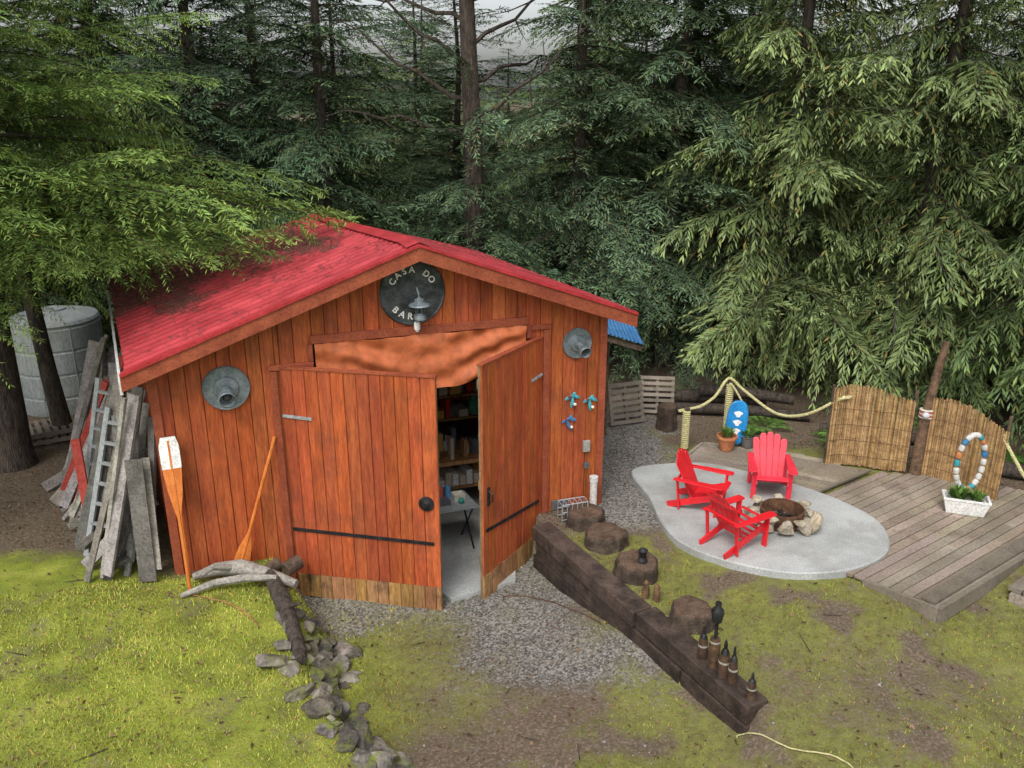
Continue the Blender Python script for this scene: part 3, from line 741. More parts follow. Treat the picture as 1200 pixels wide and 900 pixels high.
def door(name, h, f, z0, z1, zs, hw):
    h = Vector((h[0], h[1], 0)); f = Vector((f[0], f[1], 0)); d = (f - h); w = d.length; d.normalize()
    n = Vector((d.y, -d.x, 0))
    if n.y > 0: n = -n
    rt = root(name); rt.parent = shed
    pos = lambda u, k: h + d * u + n * k
    planks('planks', pos, w, .15, lambda u: zs, lambda u: z1, .022, M['plank'], rt, base=1.02)
    planks('kick_boards', pos, w, .15, lambda u: z0 + .01 * math.sin(u * 9), lambda u: zs - .004, .026, M['rawwood'], rt, base=1, var=.25)
    g = Geo()
    P = [pos(0, -.03) + Vector((0, 0, z0 + .02)), pos(w, -.03) + Vector((0, 0, z0 + .02)), pos(w, -.001) + Vector((0, 0, z0 + .02)), pos(0, -.001) + Vector((0, 0, z0 + .02))]
    g.add(P + [p + Vector((0, 0, z1 - z0 - .02)) for p in P], [(0, 1, 2, 3), (4, 5, 6, 7), (0, 1, 5, 4), (1, 2, 6, 5), (2, 3, 7, 6), (3, 0, 4, 7)])
    for zz in (z0 + .5, (z0 + z1) / 2, z1 - .25): g.beam(pos(.05, -.055) + Vector((0, 0, zz)), pos(w - .05, -.055) + Vector((0, 0, zz)), .05, .12)
    g.obj('door_core', M['innerwood'], rt)
    g = Geo(); g.beam(pos(-.01, .0) + Vector((0, 0, z1 + .012)), pos(w + .01, .0) + Vector((0, 0, z1 + .012)), .075, .02)
    g.obj('top_rail', M['trim'], rt)
    for (nm, u0, z0_, u1, z1_, hh, mat) in hw:
        g = Geo(); a = pos(u0, .036) + Vector((0, 0, z0_)); b = pos(u1, .036) + Vector((0, 0, z1_))
        g.beam(a, b, .014, hh, up=(0, 0, 1))
        for k in range(4):
            p = a.lerp(b, .1 + .26 * k); g.ball(p + n * .008, .011)
        g.obj(nm, mat, rt)
    return pos, n, rt
p1, n1_, r1 = door('left_door', (-2.70, 9.44), (-.86, 9.10), -.60, 2.44, -.27,
                   [('strap_hinge_top', .0, 1.86, .36, 1.84, .035, M['alu']), ('strap_low', .0, .36, 1.80, .33, .04, M['blackmetal'])])
g = Geo(); c_ = p1(1.72, .03) + Vector((0, 0, .86))
mxh = Matrix.Translation(c_) @ n1_.to_track_quat('Z', 'Y').to_matrix().to_4x4()
g.lathe([(.0, 0), (.095, 0), (.095, .012), (.05, .02), (.03, .05), (.0, .052)], mxh, 20); g.obj('latch_plate', M['blackmetal'], r1)
p2, n2_, r2 = door('right_door', (.36, 10.50), (-.37, 9.33), -.60, 2.50, -.27,
                   [('strap_hinge_top', .0, 2.02, .26, 2.0, .035, M['alu']), ('strap_low', .05, .22, 1.33, .36, .04, M['blackmetal'])])
g = Geo(); c_ = p2(1.27, .03) + Vector((0, 0, .80)); g.beam(c_ - Vector((0, 0, .12)), c_ + Vector((0, 0, .12)), .05, .02, up=n2_[:])
g.tube([c_ + Vector((0, 0, -.08)), c_ + n2_ * .06 + Vector((0, 0, -.05)), c_ + n2_ * .06 + Vector((0, 0, .05)), c_ + Vector((0, 0, .08))], .01, 6); g.obj('pull_handle', M['blackmetal'], r2)

# interior contents
rr = random.Random(21)
COLS = [(.6, .05, .03), (.7, .65, .6), (.15, .15, .17), (.6, .5, .4), (.1, .22, .5), (.7, .42, .1), (.45, .25, .12), (.75, .75, .72), (.08, .08, .08), (.1, .35, .2), (.65, .2, .05)]
def shelf(name, s0, s1, dpt, zs):
    sh = root(name); g = Geo(); gi = Geo()
    for zz in zs:
        wbox(g, s0, s1, zz, zz + .03, dpt, dpt + .42, 1.2)
        s = s0 + .03
        while s < s1 - .1:
            w_ = rr.uniform(.05, .17); hh = rr.uniform(.10, .36); col = rr.choice(COLS)
            if rr.random() < .5: wbox(gi, s, s + w_, zz + .031, zz + .031 + hh, dpt + .12, dpt + .38, col)
            else: gi.lathe([(w_ * .45, 0), (w_ * .5, hh * .2), (w_ * .5, hh * .75), (w_ * .25, hh * .85), (w_ * .25, hh)], Matrix.Translation(W(s + w_ / 2, dpt + .28, zz + .031)), 12, col)
            s += w_ + rr.uniform(.005, .05)
    for s in (s0 - .05, s1): wbox(g, s, s + .05, -.55, zs[-1] + .4, dpt - .05, dpt, 1.1); wbox(g, s, s + .05, -.55, zs[-1] + .4, dpt + .425, dpt + .46, 1.1)
    g.obj('frame', M['rawwood'], sh); gi.obj('items', M['generic'], sh)
shelf('storage_shelf', .2, 2.2, -2.6, [.62, 1.0, 1.38, 1.76, 2.12])
shelf('storage_shelf', -2.2, .1, -4.4, [-.1, .4, .9, 1.4, 1.9])
wb = root('workbench'); g = Geo()
wbox(g, .3, 2.1, .24, .30, -2.1, -1.35, 1.6)
for s in (.35, 1.95):
    for d_ in (-2.05, -1.5): wbox(g, s, s + .08, -.55, .24, d_, d_ + .08)
wbox(g, .4, 2.0, -.2, -.17, -2.0, -1.45)
g.obj('bench', M['rawwood'], wb); gi = Geo()
for k in range(22):
    s = .35 + k * .075; col = rr.choice(COLS); dd_ = rr.uniform(-2.0, -1.55)
    if k % 3 == 0: gi.lathe([(.04, 0), (.05, .05), (.05, .15), (.02, .19), (.02, .25)], Matrix.Translation(W(s, dd_, .302)), 10, col)
    else: wbox(gi, s, s + rr.uniform(.05, .1), .302, .302 + rr.uniform(.06, .35), dd_, dd_ + .12, col)
for k in range(14):
    s = .45 + k * .11; wbox(gi, s, s + .09, -.168, -.168 + rr.uniform(.1, .3), -1.8, -1.5, rr.choice(COLS))
gi.obj('tools', M['generic'], wb)
ft = root('folding_table'); g = Geo()
wbox(g, .22, .86, .10, .125, -.75, -.2); g.obj('top', M['alu'], ft); g = Geo()
for s in (.27, .8):
    g.tube([W(s, -.25, -.55), W(s, -.7, .10)], .014, 6); g.tube([W(s, -.7, -.55), W(s, -.25, .10)], .014, 6)
g.obj('legs', M['blackmetal'], ft); g = Geo()
wbox(g, .3, .52, .127, .2, -.6, -.35, (.10, .10, .12)); wbox(g, .35, .46, .2, .34, -.55, -.48, (.5, .1, .08)); wbox(g, .6, .75, .127, .23, -.55, -.4, (.65, .6, .5)); g.ball(W(.67, -.35, .17), .045, (.05, .35, .3)); wbox(g, .54, .6, .127, .30, -.62, -.56, (.1, .3, .6))
g.obj('table_items', M['generic'], ft)

def disc_lamp(name, s, z, r):
    rt = root(name); mx = wallframe(s, .045, z)
    g = Geo(); g.lathe([(r * .96, 0), (r, .012), (r * .97, .03), (r * .9, .022), (r * .55, .028), (r * .5, .05), (r * .42, .055), (0.001, .05)], mx, 40)
    g.obj('disc', M['galv'], rt, smooth=True)
    g = Geo(); m2 = mx @ Matrix.Translation((0, 0, .05)) @ Matrix.Rotation(math.radians(12), 4, 'X')
    g.lathe([(r * .2, 0), (r * .22, .08), (r * .2, .13), (r * .36, .17), (r * .38, .25), (r * .33, .26), (r * .28, .18), (.001, .18)], m2, 24)
    g.obj('lamp_housing', M['galv'], rt, smooth=True)
    g = Geo(); g.ball((m2 @ Vector((0, 0, .18))), r * .2, (.05, .05, .05)); g.obj('lens', M['generic'], rt, smooth=True)
disc_lamp('wall_lamp', -2.24, 2.27, .265); disc_lamp('wall_lamp', 2.12, 2.39, .205)
sg = root('round_sign'); mx = wallframe(-.03, .045, 3.22); R_ = .40
g = Geo(); g.lathe([(R_ * .97, 0), (R_, .012), (R_ * .97, .026), (R_ * .93, .018), (0.001, .018)], mx, 48); g.obj('disc', M['signmetal'], sg)
def letters(txt, a0, a1, rad, size, flip=False):
    for i, ch in enumerate(txt):
        if ch == ' ': continue
        a = math.radians(a0 + (a1 - a0) * i / (len(txt) - 1))
        cu = bpy.data.curves.new('letter', 'FONT'); cu.body = ch; cu.size = size; cu.extrude = .004; cu.align_x = 'CENTER'; cu.align_y = 'CENTER'
        cu.offset = .002
        cu.materials.append(M['white']); o = bpy.data.objects.new('letter', cu); link(o, sg)
        rot = a - math.pi / 2 if not flip else a + math.pi / 2
        o.matrix_world = mx @ Matrix.Translation((math.cos(a) * rad, math.sin(a) * rad, .024)) @ Matrix.Rotation(rot, 4, 'Z')
letters('CASA DO', 148, 32, .275, .105); letters('BAR', 222, 262, .29, .11, True)
g = Geo()
g.tube([mx @ Vector((.02, .03, .02)), mx @ Vector((.03, .08, .12)), mx @ Vector((.04, .02, .16)), mx @ Vector((.045, -.04, .16))], .01, 6)
lm = Matrix.Translation(mx @ Vector((.045, -.30, .17)))
g.lathe([(.05, 0), (.075, .01), (.07, .06), (.045, .07), (.04, .08)], lm, 16)
g.lathe([(.045, .17), (.13, .175), (.12, .19), (.06, .215), (.055, .25), (.02, .27), (.001, .28)], lm, 20)
for k in range(6):
    a = k * math.pi / 3; g.tube([lm @ Vector((.045 * math.cos(a), .045 * math.sin(a), .075)), lm @ Vector((.055 * math.cos(a), .055 * math.sin(a), .12)), lm @ Vector((.045 * math.cos(a), .045 * math.sin(a), .17))], .004, 4)
g.obj('lantern', M['galv'], sg)
g = Geo(); g.lathe([(.02, -.03), (.036, 0), (.04, .05), (.03, .09)], Matrix.Translation(mx @ Vector((.03, -.44, .07))), 14, (.75, .72, .6)); g.obj('porch_bulb', M['white'], sg)
for k, (s, z) in enumerate([(2.07, 1.62), (2.33, 1.55), (2.03, 1.30)]):
    rt = root('wall_ornament'); mx = wallframe(s, .05, z); g = Geo()
    for j, (ax_, ay_, a, l_) in enumerate([(-.05, .03, .5, 1.2), (.05, .035, -.5, 1.2), (0, -.05, 1.4 + k * .3, 1.5), (.02, .06, 1.2, .8)]):
        m2 = mx @ Matrix.Translation((ax_, ay_, .01)) @ Matrix.Rotation(a, 4, 'Z') @ Matrix.Diagonal((1.5 * l_, .7, .3, 1))
        g.lathe([(.001, -.03), (.03, -.02), (.036, 0), (.03, .02), (.001, .03)], m2, 10)
    g.obj('shape', M['teal'] if k != 2 else M['bluemetal'], rt, smooth=True); g = Geo(); g.ball(mx @ Vector((.03, -.07, .03)), .022, (.85, .8, .7)); g.ball(mx @ Vector((-.05, .05, .03)), .02, (.3, .05, .05)); g.obj('centre', M['generic'], rt)
rt = root('electrical_box'); g = Geo(); wbox(g, 2.24, 2.34, .84, 1.0, .045, .09, (.35, .33, .3)); g.tube([W(2.29, .06, .84), W(2.29, .06, .2)], .010, 6, (.3, .1, .04)); wbox(g, 2.25, 2.33, .6, .68, .07, .1, (.12, .12, .12)); g.obj('box', M['generic'], rt, bevel=.005)
rt = root('standpipe'); g = Geo(); g.tube([(1.12, 10.62, -.05), (1.12, 10.62, .42)], .05, 14, (.65, .63, .58)); g.tube([(1.12, 10.62, .42), (1.12, 10.62, .5)], .06, 14, (.6, .6, .58)); g.rock((1.15, 10.5, .04), (.16, .12, .07), 3, (.5, .5, .48)); g.obj('pipe', M['generic'], rt)
rt = root('wire_rack'); g = Geo()
for zz in (.05, .16, .27):
    g.tube([(.62, 10.35, zz), (.98, 10.47, zz)], .008, 5); g.tube([(.67, 10.2, zz), (1.02, 10.32, zz)], .008, 5)
for k in range(6):
    q = k / 5; g.tube([(.62 + .36 * q, 10.35 + .12 * q, .0), (.62 + .36 * q, 10.35 + .12 * q, .27), (.67 + .35 * q, 10.2 + .12 * q, .27), (.67 + .35 * q, 10.2 + .12 * q, 0)], .006, 4)
g.obj('wires', M['alu'], rt)

def oar(name, base, top, blade_at, mats, Lb=.55, wb=.13, tip=False):
    rt = root(name); b = Vector(base); t = Vector(top); d = (t - b).normalized(); L_ = (t - b).length
    x = d.cross(NN).normalized(); n = x.cross(d)
    g = Geo(); g.tube([b, b.lerp(t, .3), b.lerp(t, .7), t.lerp(b, .02)], .021, 8); g.obj('shaft', mats[0], rt, smooth=True)
    def blade(q0, q1, extra, mat, nm):
        g = Geo(); P = []; seg = 9
        for i in range(seg + 1):
            q = q0 + (q1 - q0) * i / seg; w = wb * (.18 + .82 * math.sin(min(1, q * 1.35) * math.pi / 2)) * (1 if q < .9 else 1 - 2.5 * (q - .9)) / 2 * 1.3
            p = (t - d * Lb * (1 - q)) if blade_at == 'top' else (b + d * Lb * (1 - q))
            for sx, sn in ((-1, -.3), (0, -1), (1, -.3), (1, .3), (0, 1), (-1, .3)): P.append(p + x * (w + extra) * sx + n * (.014 + extra) * sn)
        F = []
        for i in range(seg):
            for k in range(6): F.append((i * 6 + k, i * 6 + (k + 1) % 6, (i + 1) * 6 + (k + 1) % 6, (i + 1) * 6 + k))
        F += [tuple(range(6)), tuple(seg * 6 + k for k in range(5, -1, -1))]
        g.add(P, F); g.obj(nm, mat, rt)
    blade(0, 1, 0, mats[1], 'blade')
    if tip: blade(.62, 1.005, .003, M['white'], 'blade_tip_paint')
oar('oar', (-3.70, 8.50, -.02), (-3.90, 8.93, 1.78), 'top', (M['orange'], M['orange']), .95, .16, True)
oar('oar', (-3.86, 8.90, 0), (-3.90, 9.0, 1.25), 'top', (M['orange'], M['orange']), .4, .10)
oar('oar', (-3.30, 9.02, .0), (-2.80, 9.36, 1.65), 'bottom', (M['orange'], M['orange']), .5, .14)

# lumber & ladders on the left side
rr = random.Random(31)
lp = root('lumber_pile'); g = Geo(); gr = Geo()
D2 = (W(0, -1, 0) - W(0, 0, 0)).normalized()
def side(k, out): return W(S0, 0, 0) + D2 * k - U * out
for i in range(90):
    k = rr.uniform(-.05, 3.4); o1 = rr.uniform(.18, .90) + .17 * k; L_ = rr.uniform(.9, 2.5)
    p0 = side(k, o1) + Vector((rr.uniform(-.12, .05), rr.uniform(-.25, .1), 0)); p0.z = .02 + rr.uniform(0, .15)
    p1_ = side(k + rr.uniform(-.1, .3), rr.uniform(.03, .40) + .05 * k); h = math.sqrt(max(.3, L_ ** 2 - (p1_ - p0).length ** 2)); p1_.z = min(h, 2.25)
    c = rr.uniform(.4, 1.35)
    gg = gr if i % 11 == 5 else g
    gg.beam(p0, p1_, rr.choice([.05, .09, .09, .14, .14, .19]), rr.choice([.02, .025, .04]), up=(rr.uniform(-.5, .5), -1, rr.uniform(.0, .4)), col=(c, c * rr.uniform(.9, 1), c * rr.uniform(.8, 1)))
for i in range(16):
    k = rr.uniform(0, 3); p0 = side(k, rr.uniform(.5, 1.1)); p0.z = rr.uniform(.03, .3)
    q = side(k + rr.uniform(.8, 1.5), rr.uniform(.4, 1.0)); q.z = p0.z + .02
    c = rr.uniform(.4, 1.1); g.beam(p0, q, .12, .04, col=(c, c * .95, c * .85))
g.obj('boards', M['greywood'], lp); gr.obj('red_stained_boards', M['redboard'], lp)
g = Geo(); g.beam((-5.42, 9.78, .02), (-5.62, 10.15, 1.25), .12, .03, up=(0, -1, 0)); g.beam((-4.62, 9.25, .02), (-4.45, 9.5, 1.75), .10, .03, up=(.2, -1, 0)); g.obj('red_board', M['redboard'], lp)
def ladder(name, a, b, w, n, wd):
    rt = root(name); a = Vector(a); b = Vector(b); wd = Vector(wd).normalized() * w / 2; g = Geo()
    for s in (-1, 1): g.beam(a + wd * s, b + wd * s, .03, .075, up=wd[:])
    for i in range(n):
        p = a.lerp(b, (i + .7) / (n + .4)); g.beam(p - wd, p + wd, .045, .03, col=1)
    g.obj('rails_and_rungs', M['greywood'] if name == 'wooden_ladder' else M['alu'], rt)
ladder('metal_ladder', (-5.15, 9.30, 0), (-4.75, 9.65, 1.85), .34, 7, (.75, -.3, 0))
ladder('wooden_ladder', (-4.75, 8.95, 0), (-4.60, 9.30, 1.0), .30, 5, (.9, -.3, 0))
ladder('metal_ladder', (-5.55, 10.0, 0), (-5.15, 10.3, 2.0), .36, 8, (.8, -.4, 0))
def pallet(name, mx):
    rt = root(name); g = Geo()
    for y in (-.45, 0, .45): g.box((0, y, .06), (1.1, .08, .09), col=rr.uniform(.7, 1.1))
    for k in range(7): g.box((-.5 + k * .167, 0, .12), (.10, 1.0, .022), col=rr.uniform(.7, 1.2))
    for k in range(3): g.box((-.5 + k * .5, 0, .004), (.10, 1.0, .02), col=rr.uniform(.7, 1.2))
    g.obj('slats', M['deck'], rt); rt.matrix_world = mx
pallet('wood_pallet', Matrix.Translation((-7.7, 13.1, .05)) @ Matrix.Rotation(.5, 4, 'Z') @ Matrix.Scale(.7, 4))
pallet('wood_pallet', Matrix.Translation((-7.7, 13.1, .17)) @ Matrix.Rotation(.6, 4, 'Z') @ Matrix.Scale(.7, 4))
pallet('wood_pallet', Matrix.Translation((1.95, 13.9, .36)) @ Matrix.Rotation(.35, 4, 'Z') @ Matrix.Rotation(math.radians(75), 4, 'X') @ Matrix.Rotation(1.57, 4, 'Z') @ Matrix.Scale(.65, 4))
pallet('wood_pallet', Matrix.Translation((2.6, 14.4, .33)) @ Matrix.Rotation(-.1, 4, 'Z') @ Matrix.Rotation(math.radians(70), 4, 'X') @ Matrix.Rotation(1.57, 4, 'Z') @ Matrix.Scale(.6, 4))
rt = root('water_tank'); pr = [(.72, 0)]
for k in range(4):
    z = .05 + k * .42; pr += [(.76, z), (.765, z + .36), (.745, z + .375), (.745, z + .405)]
pr += [(.76, 1.74), (.73, 1.79), (.45, 1.86), (.22, 1.89), (.22, 1.92), (.001, 1.93)]
g = Geo(); g.lathe(pr, Matrix.Translation((-8.25, 14.9, -.12)), 48); g.obj('tank_body', M['tank'], rt, smooth=True)
g = Geo()
for k in range(8):
    a = k * math.pi / 4; g.tube([(-8.25 + .763 * math.cos(a), 14.9 + .763 * math.sin(a), 0), (-8.25 + .763 * math.cos(a), 14.9 + .763 * math.sin(a), 1.58)], .008, 5)
g.obj('seams', M['tank'], rt)
rt = root('dead_tree'); g = Geo(); g.tube([(-7.45, 13.2, -.2), (-7.55, 13.2, 1.2), (-7.7, 13.3, 3), (-7.9, 13.4, 6), (-8.0, 13.4, 10)], [.17, .13, .11, .09, .05], 10); g.obj('trunk', M['bark'], rt, smooth=True)
rt = root('lean_to_shelter'); g = Geo()
nU = 24; P = []
for j in range(2):
    for k in range(nU + 1):
        P.append((1.25 + .72 * k / nU, 12.2 + j * 1.2, 2.12 - .22 * k / nU + .02 * (k % 2) + .03 * j))
g.add(P, [(k, k + 1, nU + 2 + k, nU + 1 + k) for k in range(nU)]); g.obj('blue_roof_sheet', M['bluemetal'], rt)
g = Geo()
for p in ((1.32, 12.3), (1.55, 13.3)): g.tube([(*p, -.1), (*p, 1.9)], .035, 8)
g.beam((1.28, 12.28, 2.03), (1.95, 12.28, 1.83), .05, .08); g.obj('posts', M['stump'], rt)

# ------------------------------------------------------------------ patio & deck
pts = [(1.80, 11.7), (1.93, 10.8), (1.98, 10.05), (2.16, 9.5), (2.6, 9.1), (3.24, 8.83), (3.86, 8.85), (4.42, 9.1), (4.76, 9.5), (4.86, 10.1), (4.61, 10.65), (4.18, 11.15), (3.67, 11.55), (3.0, 11.95), (2.4, 11.95)]
def catmull(p, n=8):
    o = []
    for i in range(len(p)):
        a, b, c, d = [np.array(p[(i + k) % len(p)]) for k in (-1, 0, 1, 2)]
        for t in np.linspace(0, 1, n, endpoint=False):
            o.append(.5 * ((2 * b) + (-a + c) * t + (2 * a - 5 * b + 4 * c - d) * t * t + (-a + 3 * b - 3 * c + d) * t ** 3))
    return o
cp = catmull(pts); n = len(cp)
cx = sum(p[0] for p in cp) / n; cy = sum(p[1] for p in cp) / n
g = Geo()
P = [(p[0], p[1], -.15) for p in cp] + [(p[0], p[1], .085) for p in cp] + [(cx + (p[0] - cx) * .99, cy + (p[1] - cy) * .99, .10) for p in cp]
F = []
for l in (0, 1):
    for k in range(n): F.append((l * n + (k + 1) % n, l * n + k, (l + 1) * n + k, (l + 1) * n + (k + 1) % n))
F.append(tuple(range(3 * n - 1, 2 * n - 1, -1)))
g.add(P, F); rt = root('patio'); g.obj('concrete_slab', M['concrete'], rt)
dk = root('wood_deck'); rr = random.Random(5)
def boards(poly, dr, top, name, bw=.135):
    dr = np.array(dr) / np.linalg.norm(dr); nr = np.array([-dr[1], dr[0]]); pl = [np.array(p) for p in poly]
    lo = min(p @ nr for p in pl); hi = max(p @ nr for p in pl); g = Geo(); o = lo
    while o + bw < hi:
        c = o + bw / 2; xs = []
        for i in range(len(pl)):
            a, b = pl[i], pl[(i + 1) % len(pl)]; da, db = a @ nr - c, b @ nr - c
            if da * db < 0: q = a + (b - a) * da / (da - db); xs.append(q @ dr)
        if len(xs) >= 2:
            a = dr * min(xs) + nr * c; b = dr * max(xs) + nr * c
            cut = [0, rr.uniform(.3, .7), 1] if np.linalg.norm(b - a) > 1.6 else [0, 1]
            for k in range(len(cut) - 1):
                p = a + (b - a) * (cut[k] + .001); q = a + (b - a) * (cut[k + 1] - .001)
                t_ = top + rr.uniform(-.003, .003); cc = rr.uniform(.7, 1.25)
                g.beam((*p, t_ - .018), (*q, t_ - .018), bw - .012, .036, col=(cc, cc * rr.uniform(.93, 1.02), cc * rr.uniform(.88, 1.02)))
        o += bw
    g.obj(name, M['deck'], dk, bevel=.003)
S2 = [(3.9, 8.95), (4.75, 8.18), (7.4, 10.06), (8.0, 10.7), (6.6, 11.55), (5.42, 11.72), (4.2, 10.85), (3.8, 9.9)]
Sa = [(2.45, 11.85), (3.15, 12.85), (4.6, 12.35), (5.38, 11.79), (4.15, 10.92), (3.0, 10.9)]
boards(S2, (.814, .58), .062, 'boards_front'); boards(Sa, (.88, -.47), .060, 'boards_back')
g = Geo()
g.beam((4.12, 8.72, -.03), (4.73, 8.13, -.03), .05, .20, col=.8); g.beam((4.73, 8.13, -.035), (7.5, 10.1, -.035), .06, .20, col=.75)
g.beam((4.66, 8.24, .092), (7.45, 10.22, .092), .16, .03, col=.6)
g.beam((4.17, 10.885, .07), (5.40, 11.755, .07), .05, .03, col=.7)
g.beam((2.42, 11.9, -.02), (3.12, 12.9, -.02), .05, .12); g.beam((3.15, 12.9, -.02), (4.62, 12.40, -.02), .05, .12)
for k in range(7):
    q = k / 6; g.beam((4.3 + 2.5 * q, 8.6 + 1.75 * q, -.04), (3.6 + 2.1 * q, 9.8 + 1.4 * q, -.04), .05, .12)
g.obj('frame_and_trim', M['deck'], dk)
rt = root('wood_step'); g = Geo()
for k in range(4): g.beam((5.86 + k * .10, 8.62 - k * .13, -.02), (7.4 + k * .10, 9.72 - k * .13, -.02), .145, .05, col=rr.uniform(.6, .9))
g.beam((5.82, 8.62, -.12), (6.22, 8.15, -.12), .06, .14); g.obj('step_boards', M['deck'], rt)

def chair(name, x, y, yaw, mat):
    rt = root(name, (x, y, .10), yaw, .79); g = Geo()
    for s in (-1, 1):
        g.beam((.34, s * .30, 0), (.36, s * .30, .55), .035, .09, up=(0, 1, 0))
        g.beam((.40, s * .265, .36), (-.50, s * .265, .03), .03, .11, up=(0, 0, 1))
        g.beam((-.28, s * .315, .02), (-.34, s * .315, .56), .03, .06, up=(0, 1, 0))
        P = []; ar = [(.46, .05), (.44, .085), (.30, .095), (0, .075), (-.30, .055), (-.40, .045)]
        for (ax, aw) in ar:
            for sy in (-1, 1):
                for zz in (.55, .575): P.append((ax, s * .335 + sy * aw * .85, zz))
        F = []
        for i in range(len(ar) - 1):
            b = i * 4; c = b + 4
            F += [(b, b + 1, c + 1, c), (b + 2, c + 2, c + 3, b + 3), (b + 1, b + 3, c + 3, c + 1), (b, c, c + 2, b + 2)]
        F += [(0, 2, 3, 1), tuple(len(P) - 4 + k for k in (0, 1, 3, 2))]
        g.add(P, F)
    for k in range(6):
        q = k / 5; px = .41 - .49 * q; pz = .405 - .17 * q + (.02 if k == 0 else 0) - .02 * math.sin(q * math.pi)
        g.beam((px, -.28, pz), (px, .28, pz), .088, .022, up=(.3, 0, 1))
    for k in range(5):
        o = (k - 2); y0 = o * .100; y1 = o * .122; h = .80 - .028 * o * o
        dirb = Vector((-.42, 0, .91)).normalized()
        a = Vector((-.10, y0, .24)); b = a + dirb * h; b.y = y1
        g.beam(a, b - dirb * .03, .096, .02, up=(1, 0, .4), taper=1.18)
        g.beam(b - dirb * .031, b + dirb * .012, .112, .02, up=(1, 0, .4), taper=.6)
    g.beam((-.20, -.25, .42), (-.20, .25, .42), .05, .025, up=(1, 0, .4))
    g.beam((-.375, -.27, .80), (-.375, .27, .80), .055, .022, up=(1, 0, .4)); g.beam((-.33, -.37, .565), (-.33, .37, .565), .05, .03)
    g.obj('chair_frame', mat, rt, bevel=.006)
chair('adirondack_chair', 2.58, 10.54, math.radians(-28), M['redplastic'])
chair('adirondack_chair', 3.64, 10.98, math.radians(-100), M['redplastic2'])
chair('adirondack_chair', 2.80, 9.50, math.radians(32), M['redplastic'])
fp = root('fire_pit', (3.55, 10.05, .10)); g = Geo()
rr = random.Random(9)
for k in range(10):
    a = k * 2 * math.pi / 10 + .2; s_ = rr.uniform(.11, .15); c = rr.uniform(.65, 1.1)
    g.rock((math.cos(a) * .38, math.sin(a) * .36, .09), (s_, s_ * .9, rr.uniform(.10, .15)), 40 + k, (c, c * .98, c * .94), cuts=12)
for k in range(7):
    a = k * .9 + .5; g.rock((math.cos(a) * .40, math.sin(a) * .38, .19), (.09, .10, .06), 60 + k, (.9, .87, .8))
g.rock((.34, -.24, .12), (.15, .12, .16), 77, (.9, .85, .75)); g.obj('ring_stones', M['firestone'], fp)
g = Geo(); g.lathe([(.28, 0), (.28, .22), (.265, .22), (.265, .02)], None, 28); g.obj('steel_ring', M['rust'], fp)
g = Geo(); g.lathe([(.26, .0), (.2, .06), (.001, .08)], None, 20, wob=.05); g.obj('ash_bed', M['ash'], fp)
g = Geo()
for k in range(4):
    a = k * 1.5; g.tube([(math.cos(a) * .18, math.sin(a) * .18, .09), (-math.cos(a) * .12, -math.sin(a) * .1, .13)], .022, 8, (.3, .28, .26))
g.obj('charred_logs', M['stump'], fp)

# ------------------------------------------------------------------ timber edge, stumps, torches
te = root('timber_retaining_wall'); g = Geo()
A = Vector((.40, 10.12, 0)); B_ = Vector((2.34, 6.66, 0)); dt = (B_ - A).normalized(); nt_ = Vector((dt.y, -dt.x, 0)); LT = (B_ - A).length
def tb(q0, q1, z, w=.27, h=.2, off=0, c=1.): g.beam(A + dt * q0 + nt_ * off + Vector((0, 0, z - .08 * q0 / LT)), A + dt * q1 + nt_ * off + Vector((0, 0, z - .08 * q1 / LT)), w, h, col=(c, c, c))
tb(0, 1.95, -.47, c=.9); tb(1.96, LT - .05, -.47, c=1.1)
tb(0.05, 1.35, -.26, off=-.01, c=1.2); tb(1.37, 3.0, -.26, off=.01, c=.9); tb(3.01, LT, -.255, c=1.15)
tb(0, 2.2, -.045, off=.02, c=1.35); tb(2.22, LT - .02, -.04, off=-.01, c=1.05)
g.obj('timbers', M['timber'], te, bevel=.012)
def stump(name, x, y, r, h, sd, tilt=0):
    rt = root(name); z = H1(x, y); mx = Matrix.Translation((x, y, z - .03)) @ Matrix.Rotation(tilt, 4, 'X')
    g = Geo(); g.lathe([(r * 1.08, 0), (r, h * .4), (r * .98, h * .8), (r * .96, h - .02), (r * .9, h)], mx, 26, .65, wob=.09, seed=sd)
    g.lathe([(r * .88, h + .001), (r * .84, h + .006), (r * .5, h + .008), (.001, h + .004)], mx, 26, (1.0, .9, .85), wob=.09, seed=sd); g.obj('stump_body', M['stump'], rt)
stump('tree_stump', .98, 10.22, .26, .20, 1); stump('tree_stump', 1.20, 9.70, .27, .20, 2); stump('tree_stump', 1.50, 8.95, .26, .23, 3, .08); stump('tree_stump', 1.96, 8.0, .24, .20, 4)
rt = root('carved_figure'); g = Geo()
for (x_, y_) in ((1.53, 8.45), (1.64, 8.37)):
    g.lathe([(.04, -.05), (.045, .1), (.03, .15), (.035, .19), (.001, .23)], Matrix.Translation((x_, y_, 0)), 12, (1.5, 1.2, .9))
g.obj('figures', M['stump'], rt, smooth=True)
rt = root('lantern_ornament'); g = Geo()
g.lathe([(.05, .15), (.06, .19), (.04, .23), (.05, .30), (.06, .32), (.001, .36)], Matrix.Translation((1.55, 8.9, .03)), 12); g.obj('lantern_body', M['blackmetal'], rt)
